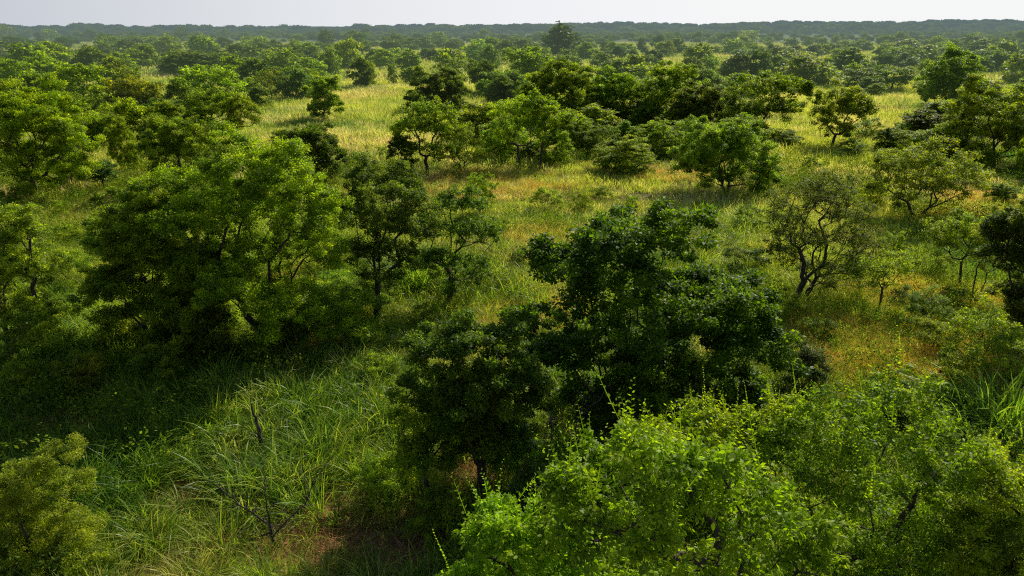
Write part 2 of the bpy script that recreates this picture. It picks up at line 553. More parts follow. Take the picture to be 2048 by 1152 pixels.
COLOR = {
    'bright': (0.315, 0.390, 0.018), 'green': (0.230, 0.298, 0.018), 'dark': (0.140, 0.190, 0.018), 'olive': (0.265, 0.320, 0.026),
    'yellow': (0.310, 0.345, 0.022), 'pale': (0.290, 0.345, 0.080), 'deep': (0.078, 0.118, 0.024), 'lush': (0.125, 0.200, 0.010),
    'grey': (0.180, 0.232, 0.062), 'blue': (0.105, 0.175, 0.062), 'light': (0.31, 0.365, 0.030), 'near': (0.265, 0.355, 0.016),
}


def tint(name, g):
    c = np.array(COLOR[name]) * g.uniform(0.88, 1.12) * (1 + g.normal(size=3) * 0.04)
    return (*np.clip(c, 0, 1), 1)


def root_empty(name, loc, label, cat, group=None, rz=0):
    o = bpy.data.objects.new(name, None)
    o.empty_display_size = 0.3
    COL.objects.link(o); o.location = loc; o.rotation_euler = (0, 0, rz)
    o['label'] = label; o['category'] = cat
    if group: o['group'] = group
    return o


def put(name, me, parent, color=None):
    o = bpy.data.objects.new(name, me); COL.objects.link(o); o.parent = parent
    if color: o.color = color
    return o


def hero(name, label, cat, base, lob, tone, seed, depth=1.0, **kw):
    """a tree whose puffs of foliage are given one by one; base and puffs are read off the photo, then stand in the world"""
    g = np.random.default_rng(seed)
    bx, Y = ground(*base)
    bz = float(terrain(bx, Y))
    L = []
    for (px, py, r) in lob:
        xs = [q[0] for q in lob]
        rad = r * mpp(Y, 3.5) * (1.0 if base[1] > 600 else 1.22)
        wid = (max(xs) - min(xs)) / 2 * mpp(Y)
        dy = g.uniform(-1, 1) * wid * 0.55 * depth
        p = at_depth(px, py, Y + dy)
        L.append((p[0] - bx, dy, p[2] - bz, rad * (1 + dy / Y)))
        # the far side of the crown has puffs too
        if len(lob) > 4 and g.random() < 0.5:
            dy2 = dy + (1 if dy < 0 else -1) * wid * 0.75 * depth
            p2 = at_depth(px + g.uniform(-0.5, 0.5) * r, py + g.uniform(0, 0.5) * r, Y + dy2)
            L.append((p2[0] - bx, dy2, p2[2] - bz, rad * 0.9))
    h = max(l[2] + l[3] * 0.8 for l in L)
    L = [(x, y, max(z, r * 0.5 + 0.3), r) for (x, y, z, r) in L]
    tr, cr = tree_meshes(h, lobes=L, Y=Y, seed=seed, **kw)
    o = root_empty(name, (bx, Y, bz), label, cat)
    put('trunk', tr, o); put('crown', cr, o, tint(tone, g))
    return o


# ------------------------------------------------------------------ the nearest trees, one by one
HEROES = [
 ('broadleaf_tree', 'big dark round-topped tree standing alone before the bright grass clearing', 'tree', (1250, 885),
  [(1230, 505, 70), (1325, 500, 68), (1125, 535, 52), (1205, 590, 75), (1330, 600, 85), (1085, 655, 60), (1205, 690, 85), (1465, 615, 62),
   (1400, 680, 85), (1500, 690, 62), (1320, 735, 85), (1150, 720, 65), (1440, 765, 72), (1280, 790, 70), (1380, 810, 60), (1180, 800, 50), (1480, 800, 50)], 'lush', 11, dict(aspect=0.7, leaf=0.09, lai=1.6)),
 ('broadleaf_tree', 'small dark tree with thin trunk, in front of the big round-topped tree', 'tree', (965, 1005),
  [(880, 700, 58), (960, 700, 60), (1015, 730, 50), (865, 775, 58), (955, 790, 78), (1030, 790, 60), (920, 850, 60), (1000, 860, 55), (950, 900, 45)], 'dark', 12, dict(leaf=0.065, lai=1.5)),
 ('bushy_tree', 'bright green leafy tree top with drooping sprays, lowest and nearest of all', 'tree', (1400, 1475),
  [(1240, 950, 52), (1180, 985, 44), (1310, 945, 50), (1400, 985, 55), (1480, 1035, 58), (1290, 1040, 62), (1380, 1090, 70), (1560, 1070, 52),
   (1600, 1130, 50), (1200, 1080, 58), (1480, 1140, 72), (1250, 1160, 76), (1275, 900, 30), (1360, 925, 32), (1450, 955, 34), (1145, 970, 26), (1625, 1070, 30), (1540, 1010, 34), (1330, 1150, 60), (1150, 1060, 36)], 'near', 13, dict(shooty=True, leaf=0.10, lai=0.95, rc=0.22, depth=0.7, wands=90)),
 ('bushy_tree', 'low bright green bush with curling leaf sprays beside the dark shade', 'tree', (1030, 1440),
  [(1040, 1062, 58), (1000, 1112, 58), (1092, 1112, 58), (968, 1152, 48), (1130, 1165, 68), (1050, 1180, 85), (1090, 1230, 80)], 'near', 14, dict(shooty=True, leaf=0.095, lai=1.0, rc=0.22, depth=0.6, wands=25)),
 ('bushy_tree', 'wide thicket tree with dark forked limbs showing through small glossy leaves', 'tree', (1740, 1190),
  [(1790, 830, 62), (1690, 850, 62), (1880, 900, 62), (1600, 890, 62), (1560, 965, 80), (1690, 960, 90), (1830, 985, 85), (1900, 1080, 80),
   (1780, 1085, 85), (1650, 1090, 75), (1740, 1150, 70), (1620, 1000, 60)], 'near', 15, dict(wands=90, shooty=True, stems=3, leaf=0.085, lai=0.75, open_=0.2, depth=0.8, trunk_r=0.10, rc=0.2, twig=0.008)),
 ('bushy_tree', 'leafy bush with upright wand-like shoots, right beside the big dark tree', 'tree', (1450, 1100),
  [(1340, 880, 46), (1410, 850, 48), (1480, 880, 58), (1540, 850, 50), (1420, 930, 55), (1500, 960, 60), (1370, 940, 50)], 'near', 16, dict(shooty=True, stems=2, leaf=0.085, lai=0.95, wands=40)),
 ('bushy_tree', 'yellowish-green thicket tree at the lower corner next to the seeding tall grass', 'tree', (2030, 1230),
  [(1990, 960, 55), (2050, 1010, 70), (1960, 1040, 60), (2030, 1100, 75), (1960, 1130, 70), (2090, 1080, 70)], 'light', 17, dict(wands=30, stems=2, leaf=0.065, lai=1.1, open_=0.2)),
 ('feathery_bush', 'pale feathery bush with soft olive clumps at the bottom corner', 'bush', (80, 1140),
  [(110, 925, 40), (60, 965, 48), (120, 995, 50), (40, 1035, 58), (110, 1062, 58), (50, 1110, 65), (155, 1060, 32), (160, 1125, 45), (10, 1000, 45)], 'light', 18, dict(stems=2, leaf=0.046, lai=0.9, rc=0.13, aspect=0.4, trunk_r=0.05)),
 ('spreading_tree', 'largest wide-spreading tree, sunlit yellow-green crown over a short dark trunk', 'tree', (525, 705),
  [(480, 335, 58), (560, 350, 58), (400, 375, 58), (620, 400, 55), (655, 435, 36), (540, 430, 66), (450, 430, 66), (380, 445, 55), (605, 500, 55),
   (500, 515, 66), (420, 520, 55), (560, 580, 45), (485, 590, 50), (330, 380, 50), (610, 590, 40), (440, 640, 42), (560, 640, 36), (600, 440, 50), (500, 400, 60), (650, 490, 36), (470, 560, 50)], 'bright', 19, dict(leaf=0.075, lai=1.15, trunk_r=0.2)),
 ('spreading_tree', 'low dark spreading tree merging into the largest tree, dense shade under it', 'tree', (320, 700),
  [(265, 440, 55), (325, 430, 50), (230, 495, 45), (300, 505, 65), (375, 530, 58), (240, 570, 45), (330, 590, 60), (395, 610, 48), (285, 630, 40), (240, 640, 40), (340, 655, 45), (210, 590, 40), (280, 540, 50), (400, 560, 45)], 'green', 20, dict(leaf=0.07, lai=1.2, stems=2)),
 ('slender_tree', 'upright dark tree on two thin parallel trunks', 'tree', (765, 655),
  [(740, 372, 42), (800, 380, 42), (710, 420, 42), (830, 430, 38), (770, 445, 52), (730, 500, 36), (800, 510, 42), (755, 555, 26), (845, 470, 26)], 'dark', 21, dict(stems=2, leaf=0.072, lai=0.95, open_=0.0)),
 ('slender_tree', 'narrow single-trunked tree with a ragged gappy crown beside the two-trunked tree', 'tree', (893, 618),
  [(900, 412, 26), (940, 412, 30), (870, 455, 33), (930, 470, 36), (972, 462, 22), (890, 520, 36), (950, 530, 27), (905, 565, 20), (860, 510, 20)], 'dark', 22, dict(leaf=0.08, lai=0.95, open_=0.1)),
 ('open_tree', 'open-crowned twin-trunked tree with dense dark twigs showing through sparse leaves', 'tree', (1600, 612),
  [(1600, 400, 42), (1655, 380, 44), (1565, 435, 38), (1705, 430, 42), (1600, 480, 48), (1680, 490, 52), (1560, 510, 32), (1735, 500, 38), (1640, 540, 34), (1710, 540, 30), (1640, 430, 42)], 'dark', 23, dict(stems=2, leaf=0.055, lai=0.38, rc=0.14, trunk_r=0.15, bare=0.12, twig=0.013)),
 ('sapling', 'thin crooked sapling with a small flat tuft of leaves near the twin-trunked tree', 'sapling', (1757, 632),
  [(1735, 535, 24), (1778, 528, 26), (1755, 552, 20), (1800, 540, 16)], 'light', 24, dict(leaf=0.07, lai=0.7, trunk_r=0.045)),
 ('rounded_bush', 'round yellow-tinged bush, goblet-shaped, on fanned dark stems', 'bush', (1830, 442),
  [(1790, 335, 30), (1850, 328, 34), (1910, 348, 34), (1778, 370, 24), (1842, 370, 34), (1900, 388, 28), (1815, 395, 18), (1945, 365, 20)], 'olive', 25, dict(stems=3, leaf=0.10, lai=0.75, open_=0.1, bare=0.10, rc=0.25, twig=0.014)),
 ('dense_tree', 'dense dark tree at the photo edge, cut by the frame beside slim saplings', 'tree', (2085, 700),
  [(2040, 455, 48), (2020, 505, 38), (2065, 530, 58), (2035, 590, 38), (2060, 640, 46), (2090, 470, 60)], 'dark', 26, dict(leaf=0.08, lai=1.5)),
 ('sapling', 'slim sapling with flat-layered leaf tufts on a bent stem, by the dark edge tree', 'sapling', (1918, 588),
  [(1880, 468, 25), (1922, 458, 25), (1952, 472, 24), (1900, 495, 22)], 'olive', 27, dict(leaf=0.075, lai=0.75, trunk_r=0.06)),
 ('sapling', 'twiggy yellowing sapling with two fine stems, by the slim bent sapling', 'sapling', (1948, 612),
  [(1985, 495, 25), (1960, 520, 20), (2000, 525, 18), (1975, 470, 20)], 'yellow', 28, dict(leaf=0.07, lai=0.6, stems=2, trunk_r=0.04)),
 ('bushy_tree', 'light yellow-green tree at the edge, its crown reaching down to shaded grass', 'tree', (15, 745),
  [(20, 450, 46), (58, 468, 24), (20, 520, 56), (68, 545, 32), (10, 605, 56), (58, 625, 44), (22, 685, 40), (-40, 560, 60)], 'light', 29, dict(leaf=0.07, lai=1.15)),
 ('broadleaf_tree', 'stout dark-trunked tree with broad sunlit crown at the edge of the wood', 'tree', (65, 402),
  [(30, 222, 38), (88, 212, 38), (-10, 262, 46), (60, 262, 46), (125, 255, 32), (20, 318, 44), (98, 308, 40), (155, 295, 26), (145, 340, 30), (60, 345, 28)], 'bright', 30, dict(leaf=0.115, lai=1.2, trunk_r=0.22)),
 ('rounded_bush', 'large bright rounded bush bordering the shaded tall grass', 'bush', (1450, 392),
  [(1420, 278, 33), (1478, 278, 33), (1390, 312, 28), (1450, 318, 38), (1518, 322, 28), (1420, 350, 28), (1490, 355, 32), (1540, 352, 18)], 'green', 31, dict(leaf=0.105, lai=1.3, stems=2)),
 ('leaning_tree', 'sunlit tree leaning sideways on a slanting trunk, ragged outstretched limb', 'tree', (1512, 282),
  [(1500, 190, 32), (1545, 172, 26), (1585, 180, 20), (1480, 228, 28), (1530, 222, 33), (1572, 218, 22), (1500, 252, 18), (1610, 178, 12)], 'green', 32, dict(leaf=0.16, lai=1.2)),
 ('broadleaf_tree', 'neat round-crowned tree on a clear trunk beside the sunlit seedy clearing', 'tree', (1660, 300),
  [(1660, 202, 23), (1708, 202, 25), (1645, 230, 19), (1690, 230, 28), (1728, 218, 13), (1662, 250, 16), (1690, 255, 12)], 'olive', 33, dict(leaf=0.15, lai=1.2)),
 ('dense_tree', 'huge dense tree with golden-tipped leaves, widest on its side of the bush', 'tree', (1985, 335),
  [(1960, 188, 24), (1930, 222, 28), (1980, 226, 34), (2040, 212, 38), (1922, 258, 24), (1970, 270, 38), (2030, 272, 38), (1962, 300, 22), (2080, 250, 40)], 'olive', 34, dict(leaf=0.14, lai=1.5)),
 ('broadleaf_tree', 'tall dark tree rising behind the golden-tipped one, deep shade beneath', 'tree', (1891, 243),
  [(1900, 132, 24), (1870, 152, 18), (1938, 142, 19), (1890, 170, 24), (1930, 170, 24), (1868, 188, 16), (1920, 196, 16), (1900, 210, 12)], 'green', 35, dict(leaf=0.2, lai=1.5)),
 ('open_tree', 'vase-shaped light green tree with a grey trunk beside its darker-trunked twin', 'tree', (1040, 340),
  [(1020, 217, 19), (1000, 232, 16), (1045, 227, 20), (1025, 252, 20), (1055, 252, 16), (1008, 270, 12), (1070, 272, 10)], 'bright', 36, dict(leaf=0.12, lai=0.7, open_=0.1, trunk_r=0.13, rc=0.25, twig=0.014)),
 ('flat_topped_tree', 'flat-topped tree on a tall straight bare trunk in the central row', 'tree', (1079, 337),
  [(1070, 206, 17), (1100, 220, 20), (1125, 236, 13), (1085, 236, 18), (1112, 252, 12), (1092, 212, 16)], 'bright', 37, dict(leaf=0.13, lai=1.1, trunk_r=0.11)),
 ('broadleaf_tree', 'irregular tree with offset leafy side branch, in front of the dark dome-shaped tree', 'tree', (855, 350),
  [(848, 222, 20), (878, 232, 20), (830, 252, 23), (865, 265, 25), (893, 262, 12), (800, 255, 10), (840, 300, 19), (878, 298, 15)], 'green', 38, dict(leaf=0.13, lai=1.0, open_=0.15)),
 ('bushy_tree', 'silvery-glossed dark shrub between the big dark tree and golden grass', 'shrub', (1600, 815),
  [(1590, 715, 28), (1625, 722, 22), (1600, 750, 30), (1625, 765, 20), (1578, 770, 20)], 'deep', 39, dict(leaf=0.055, lai=1.0, stems=2, trunk_r=0.06)),
 ('shrub', 'brown-green wispy shrub drooping over the yellow grass', 'shrub', (1842, 665),
  [(1820, 605, 26), (1855, 600, 26), (1880, 625, 18), (1835, 630, 24)], 'grey', 40, dict(leaf=0.06, lai=0.8, stems=3, trunk_r=0.03, aspect=0.25)),
 ('shrub', 'low spreading leafy shrub under the dark tree at the photo edge', 'shrub', (1960, 800),
  [(1940, 655, 34), (1985, 650, 34), (2020, 690, 36), (1930, 700, 30), (1975, 720, 40), (2030, 745, 30)], 'olive', 41, dict(leaf=0.06, lai=0.5, stems=3, trunk_r=0.06)),
 ('feathery_bush', 'pale grey-green feathery bush at the foot of the nearest bright tree', 'bush', (1075, 1050),
  [(1070, 955, 30), (1045, 990, 30), (1095, 985, 32), (1070, 1020, 34), (1110, 1025, 24)], 'grey', 42, dict(leaf=0.05, lai=1.0, stems=2, trunk_r=0.04, aspect=0.22, rc=0.11)),
 ('feathery_bush', 'bluish feathery bush hanging in shade over bare red soil', 'bush', (1010, 960),
  [(990, 850, 32), (1030, 870, 28), (965, 880, 26), (1005, 895, 28), (1045, 890, 20)], 'blue', 43, dict(leaf=0.05, lai=0.9, stems=2, trunk_r=0.035, aspect=0.22, rc=0.11)),
 ('bushy_tree', 'small leafy tree on twisted stems over the orange dry litter', 'tree', (878, 1020),
  [(832, 830, 46), (868, 895, 50), (822, 900, 40), (900, 850, 42), (880, 810, 35)], 'green', 44, dict(leaf=0.062, lai=0.85, stems=2, trunk_r=0.07)),
 ('bushy_tree', 'dark rounded tree half hidden behind the largest spreading tree', 'tree', (365, 395),
  [(340, 272, 28), (375, 262, 28), (320, 300, 28), (355, 308, 32), (395, 300, 25), (330, 335, 22)], 'green', 45, dict(leaf=0.11, lai=1.3)),
 ('bushy_tree', 'dark glossy bush just behind the largest spreading tree, at its sunny side', 'bush', (625, 362),
  [(600, 280, 24), (635, 282, 26), (660, 305, 20), (620, 312, 28), (645, 330, 20)], 'dark', 46, dict(leaf=0.11, lai=1.3, stems=2)),
 ('dense_tree', 'dark dome-shaped tree with upright bristly shoots on its top', 'tree', (873, 232),
  [(850, 172, 22), (885, 170, 24), (915, 185, 18), (838, 195, 20), (870, 195, 26), (905, 208, 18), (875, 215, 16)], 'dark', 47, dict(leaf=0.16, lai=1.7)),
 ('broadleaf_tree', 'small neat tree shaped like a leaning egg, alone in pale grass', 'tree', (648, 245),
  [(640, 168, 16), (655, 178, 18), (630, 190, 16), (650, 200, 20), (665, 210, 14), (638, 215, 14)], 'green', 48, dict(leaf=0.15, lai=1.5)),
 ('broadleaf_tree', 'very broad layered tree filling the middle of the bush belt', 'tree', (1110, 255),
  [(1120, 150, 22), (1090, 160, 22), (1150, 165, 24), (1065, 185, 22), (1110, 185, 28), (1160, 195, 26), (1085, 210, 24), (1135, 215, 24), (1185, 215, 18), (1165, 232, 16)], 'green', 49, dict(leaf=0.16, lai=1.5)),
 ('broadleaf_tree', 'sunlit airy tree with many upright limbs, left neighbour of a black-shaded one', 'tree', (1345, 262),
  [(1330, 150, 20), (1365, 155, 20), (1310, 172, 20), (1350, 178, 26), (1385, 180, 18), (1320, 205, 24), (1365, 205, 22)], 'bright', 50, dict(leaf=0.16, lai=1.2)),
 ('dense_tree', 'black-shaded rounded tree pressed against the airy sunlit tree', 'tree', (1395, 280),
  [(1385, 195, 20), (1415, 190, 18), (1370, 220, 22), (1405, 218, 24), (1430, 215, 12), (1390, 245, 18)], 'dark', 51, dict(leaf=0.15, lai=1.5)),
 ('broadleaf_tree', 'mid green tree with a shadowed hollow middle beside the very broad one', 'tree', (1232, 258),
  [(1215, 165, 18), (1245, 165, 20), (1200, 190, 16), (1232, 195, 24), (1262, 190, 16), (1225, 222, 18), (1250, 225, 16)], 'green', 52, dict(leaf=0.16, lai=1.2)),
 ('broadleaf_tree', 'tree with thin dark forked stems and layered crown, left of its twin', 'tree', (418, 292),
  [(400, 205, 16), (430, 200, 18), (390, 225, 14), (420, 228, 20), (445, 222, 14), (410, 245, 12)], 'green', 53, dict(leaf=0.13, lai=1.1, stems=2)),
 ('broadleaf_tree', 'twin of the fork-stemmed layered tree, leaning away from it', 'tree', (474, 294),
  [(480, 205, 16), (500, 218, 14), (465, 215, 14), (485, 235, 18), (508, 240, 10), (470, 245, 12)], 'green', 54, dict(leaf=0.13, lai=1.1)),
]
for (nm, lab, cat, base, lob, tone, seed, kw) in HEROES:
    hero(nm, lab, cat, base, lob, tone, seed, **kw)

# ------------------------------------------------------------------ mid-distance trees, each placed where it stands: (name, label, category, base px, base py, top py, crown width px, tone, kind)
MID = [
 ('broadleaf_tree', 'sunlit rounded tree in the dense wood behind the stout dark-trunked tree', 'tree', 165, 238, 133, 112, 'bright', 'round'),
 ('broadleaf_tree', 'yellowing tree on the clearing side of the dense wood', 'tree', 275, 242, 156, 96, 'yellow', 'round'),
 ('flat_topped_tree', 'wide-headed tree with bent black trunk below the yellowing tree', 'tree', 255, 286, 208, 84, 'bright', 'flat'),
 ('broadleaf_tree', 'rough-leaved tree behind the stout trunk, in shade of taller neighbours', 'tree', 150, 278, 200, 84, 'green', 'round'),
 ('flat_topped_tree', 'layered tree sloping toward the small crooked sapling', 'tree', 205, 305, 224, 100, 'green', 'flat'),
 ('broadleaf_tree', 'dark round tree between the yellowing tree and the fork-stemmed pair', 'tree', 342, 280, 208, 84, 'green', 'round'),
 ('broadleaf_tree', 'bright low tree over a yellow-grass gap in the dense wood', 'tree', 92, 190, 116, 92, 'bright', 'low'),
 ('broadleaf_tree', 'tree cut by the frame edge in the middle of the dense wood', 'tree', 22, 205, 118, 90, 'bright', 'round'),
 ('broadleaf_tree', 'shaded tree deep in the wood with a pale trunk glimpsed below', 'tree', 82, 236, 152, 105, 'green', 'round'),
 ('broadleaf_tree', 'tall lit crown at the very edge above the stout-trunked tree', 'tree', 5, 262, 165, 90, 'green', 'round'),
 ('broadleaf_tree', 'long low crown along the back of the dense wood', 'tree', 112, 150, 93, 95, 'bright', 'low'),
 ('broadleaf_tree', 'rounded crown above the hidden gap at the back of the wood', 'tree', 60, 163, 95, 80, 'green', 'round'),
 ('broadleaf_tree', 'dark crown leading the back edge of the wood into open scrub', 'tree', 190, 157, 102, 85, 'green', 'low'),
 ('broadleaf_tree', 'small tree facing the open scrub, brown-twigged underneath', 'tree', 245, 153, 110, 58, 'bright', 'round'),
 ('broadleaf_tree', 'tree with knobbly crown above the yellowing tree', 'tree', 240, 190, 120, 72, 'olive', 'round'),
 ('broadleaf_tree', 'sloping crown over the yellowing tree, thin dark twigs poking out', 'tree', 262, 215, 140, 60, 'green', 'round'),
 ('flat_topped_tree', 'small tree layered like stacked plates in open scrub', 'tree', 221, 105, 72, 46, 'green', 'flat'),
 ('dense_bush', 'blackish round bush next to the plate-layered small tree', 'bush', 254, 116, 84, 42, 'dark', 'round'),
 ('broadleaf_tree', 'gold-edged tree with short dark trunk behind the pale clearing', 'tree', 292, 138, 93, 60, 'green', 'round'),
 ('broadleaf_tree', 'brownish soft-crowned tree behind the gold-edged one', 'tree', 335, 112, 78, 52, 'olive', 'round'),
 ('broadleaf_tree', 'dark tall dome tree rising at the far side of the dense wood', 'tree', 405, 118, 77, 66, 'green', 'round'),
 ('flat_topped_tree', 'very wide low umbrella crown above the bright pointed tree', 'tree', 395, 152, 106, 125, 'dark', 'flat'),
 ('flat_topped_tree', 'thin umbrella crown beyond the gold-edged tree', 'tree', 284, 98, 74, 60, 'green', 'flat'),
 ('broadleaf_tree', 'leafy tree with dark leaning-in side over the shadowed pale clearing', 'tree', 372, 235, 163, 88, 'green', 'round'),
 ('broadleaf_tree', 'brightest fresh green tree, rough pointed crown above the fork-stemmed pair', 'tree', 430, 222, 135, 128, 'bright', 'round'),
 ('rounded_bush', 'dark ball-shaped bush beside the lime-green grass patch', 'bush', 516, 216, 178, 54, 'dark', 'low'),
 ('broadleaf_tree', 'dark small tree with curled leafy limbs over the dark ball bush', 'tree', 512, 182, 122, 64, 'dark', 'round'),
 ('open_tree', 'thin-trunked tree with see-through crown behind the lime-green grass', 'tree', 545, 204, 145, 60, 'green', 'open'),
 ('open_tree', 'tree with slanting thin trunk close to the egg-shaped tree', 'tree', 574, 206, 150, 44, 'grey', 'open'),
 ('broadleaf_tree', 'shaded tree directly behind the egg-shaped small tree', 'tree', 602, 204, 143, 66, 'grey', 'round'),
 ('broadleaf_tree', 'squat bright bush-like tree above the egg-shaped small tree', 'tree', 625, 158, 121, 64, 'bright', 'low'),
 ('open_tree', 'tree with fanned bare dark branches and thin leaf cover', 'tree', 570, 156, 100, 66, 'olive', 'open'),
 ('broadleaf_tree', 'pale feathery-crowned tree beside the fanned bare-branched tree', 'tree', 483, 130, 93, 72, 'grey', 'round'),
 ('broadleaf_tree', 'lit crown peaking over the belt, left of the distant tall lone tree', 'tree', 520, 105, 77, 62, 'bright', 'round'),
 ('broadleaf_tree', 'small dark crown behind the pale feathery-crowned tree', 'tree', 450, 100, 77, 40, 'dark', 'round'),
 ('broadleaf_tree', 'airy yellow-green tree between the peaking crown and the lit two-tone tree', 'tree', 615, 118, 88, 54, 'olive', 'round'),
 ('tall_tree', 'tall narrow far tree standing clear above the treeline', 'tree', 653, 98, 64, 30, 'dark', 'tall'),
 ('broadleaf_tree', 'lit two-tone tree stepping down beside the dark ball on the pale plain', 'tree', 700, 142, 85, 58, 'bright', 'tall'),
 ('broadleaf_tree', 'dark tree with clear short trunk on the pink-straw clearing', 'tree', 726, 181, 120, 50, 'dark', 'round'),
 ('sapling', 'slender bright sapling tight beside the dark clear-trunked tree', 'sapling', 741, 175, 128, 24, 'bright', 'tall'),
 ('rounded_bush', 'dark ball bush on the pale plain behind the clear-trunked tree', 'bush', 750, 133, 103, 38, 'dark', 'low'),
 ('sapling', 'crooked skimpy sapling with few leaf tufts on the straw clearing', 'sapling', 786, 174, 131, 26, 'dark', 'open'),
 ('broadleaf_tree', 'small lit tree tucked behind the lit two-tone tree', 'tree', 662, 152, 100, 38, 'green', 'round'),
 ('broadleaf_tree', 'flat dark crown with open gap beneath, near the dark ball bush', 'tree', 725, 112, 85, 42, 'dark', 'flat'),
 ('broadleaf_tree', 'grove tree with several visible trunks on the pale plain', 'tree', 785, 108, 80, 44, 'grey', 'flat'),
 ('broadleaf_tree', 'far dark cluster crown behind the many-trunked grove tree', 'tree', 790, 96, 71, 50, 'dark', 'round'),
 ('broadleaf_tree', 'bright bushy tree above the small umbrella bush, by the fuzzy brown tree', 'tree', 820, 144, 104, 46, 'green', 'round'),
 ('rounded_bush', 'small umbrella-shaped bush touching the yellow grass patch', 'bush', 825, 173, 137, 48, 'olive', 'flat'),
 ('open_tree', 'fuzzy brown-twigged round tree behind the dark dome-shaped tree', 'tree', 903, 165, 103, 74, 'olive', 'open'),
 ('flat_topped_tree', 'dark flat-headed tree on a clear narrow trunk in a grassy gap', 'tree', 968, 193, 126, 66, 'dark', 'flat'),
 ('broadleaf_tree', 'soft olive dome beyond the fuzzy brown-twigged tree', 'tree', 955, 130, 105, 36, 'green', 'low'),
 ('broadleaf_tree', 'green head with black shadow below, above the flat-headed tree', 'tree', 980, 143, 95, 38, 'dark', 'round'),
 ('broadleaf_tree', 'full sunlit tree directly in front of the tallest blackish tree', 'tree', 1052, 182, 98, 100, 'green', 'round'),
 ('dense_tree', 'blue-black shadowed tree between flat-headed and very broad trees', 'tree', 1022, 205, 150, 62, 'deep', 'round'),
 ('tall_tree', 'tallest blackish tree breaking above the far forest line', 'tree', 1121, 118, 55, 76, 'deep', 'tall'),
 ('broadleaf_tree', 'gold-rimmed ball tree at the foot of the tallest blackish tree', 'tree', 1170, 122, 89, 42, 'green', 'round'),
 ('broadleaf_tree', 'drooping grey-green tree sloping off the tallest tree\'s foot', 'tree', 1137, 144, 113, 50, 'grey', 'flat'),
 ('rounded_bush', 'dark compact bush in pale grass beyond the very broad tree', 'bush', 1206, 140, 108, 52, 'dark', 'low'),
 ('broadleaf_tree', 'long hummocky crown just before the tallest blackish tree', 'tree', 1048, 110, 82, 62, 'grey', 'low'),
 ('broadleaf_tree', 'round-headed tree with light rim beside the hummocky crown', 'tree', 994, 106, 81, 52, 'olive', 'round'),
 ('broadleaf_tree', 'small dark cone-like crown far off above the hummocky crown', 'tree', 1010, 88, 71, 30, 'dark', 'round'),
 ('broadleaf_tree', 'yellow-lit far crown rising from the grey plain trees', 'tree', 880, 90, 67, 38, 'olive', 'round'),
 ('rounded_bush', 'two-lobed dark bush beside the fuzzy brown-twigged tree', 'bush', 853, 122, 100, 34, 'dark', 'low'),
 ('broadleaf_tree', 'dark far tree above the small two-lobed bush', 'tree', 908, 103, 80, 38, 'dark', 'round'),
 ('broadleaf_tree', 'low far tree in front of the yellow-lit far crown', 'tree', 848, 101, 77, 44, 'grey', 'round'),
 ('broadleaf_tree', 'light-topped cushion tree above the airy sunlit tree', 'tree', 1272, 166, 132, 66, 'bright', 'low'),
 ('dense_bush', 'larger of two near-black balls on the pale far meadow', 'bush', 1236, 121, 96, 34, 'deep', 'low'),
 ('dense_bush', 'smaller of two near-black balls on the pale far meadow', 'bush', 1266, 124, 102, 23, 'deep', 'low'),
 ('tall_tree', 'dark upright column-like tree with light rim behind the two black balls', 'tree', 1281, 104, 79, 19, 'deep', 'tall'),
 ('rounded_bush', 'dark lens-shaped tree right of the two black balls', 'tree', 1296, 140, 113, 50, 'dark', 'low'),
 ('broadleaf_tree', 'umbrella-topped tree with dark core above the greyish clearing', 'tree', 1398, 138, 92, 60, 'green', 'flat'),
 ('broadleaf_tree', 'ragged grey-green tree between cushion tree and umbrella-topped tree', 'tree', 1378, 160, 119, 46, 'grey', 'round'),
 ('broadleaf_tree', 'small lit tree beside the umbrella-topped tree with dark core', 'tree', 1420, 150, 120, 32, 'green', 'round'),
 ('broadleaf_tree', 'tiny round-headed tree in the gap before the teal-shaded grass', 'tree', 1446, 156, 130, 26, 'green', 'round'),
 ('open_tree', 'small see-through tree by the teal-shaded grass', 'tree', 1471, 153, 118, 38, 'grey', 'open'),
 ('broadleaf_tree', 'knotty dark tree above the black-shaded rounded tree', 'tree', 1410, 176, 140, 42, 'dark', 'round'),
 ('broadleaf_tree', 'short dark tree overlooking the pale reedy gap', 'tree', 1430, 184, 158, 40, 'dark', 'low'),
 ('dense_tree', 'block-shaped near-black tree beside the teal-shaded grass', 'tree', 1513, 160, 106, 46, 'deep', 'tall'),
 ('broadleaf_tree', 'broad muted-olive tree behind the sideways-leaning tree', 'tree', 1602, 172, 116, 84, 'olive', 'round'),
 ('flat_topped_tree', 'smooth olive umbrella tree behind the broad muted-olive one', 'tree', 1590, 130, 101, 70, 'olive', 'flat'),
 ('flat_topped_tree', 'thin green plate crown near the block-shaped near-black tree', 'tree', 1490, 118, 99, 50, 'green', 'flat'),
 ('broadleaf_tree', 'grey-olive tree between the block-shaped and broad olive trees', 'tree', 1552, 155, 114, 42, 'grey', 'round'),
 ('dense_tree', 'dark-bellied rounded tree with olive rim above the neat round-crowned tree', 'tree', 1694, 152, 102, 62, 'dark', 'round'),
 ('broadleaf_tree', 'small yellow-topped tree in front of the dark-bellied tree', 'tree', 1703, 172, 130, 42, 'olive', 'flat'),
 ('broadleaf_tree', 'dark lump-crowned tree right behind the neat round-crowned tree', 'tree', 1736, 194, 154, 54, 'dark', 'round'),
 ('flat_topped_tree', 'acacia-like umbrella tree with several slanting stems in a hazy clearing', 'tree', 1781, 186, 138, 76, 'olive', 'flat'),
 ('sapling', 'little dark tree standing alone in the hazy clearing', 'sapling', 1773, 137, 113, 25, 'dark', 'round'),
 ('rounded_bush', 'dark rounded bush above the acacia-like umbrella tree', 'bush', 1822, 142, 117, 36, 'dark', 'round'),
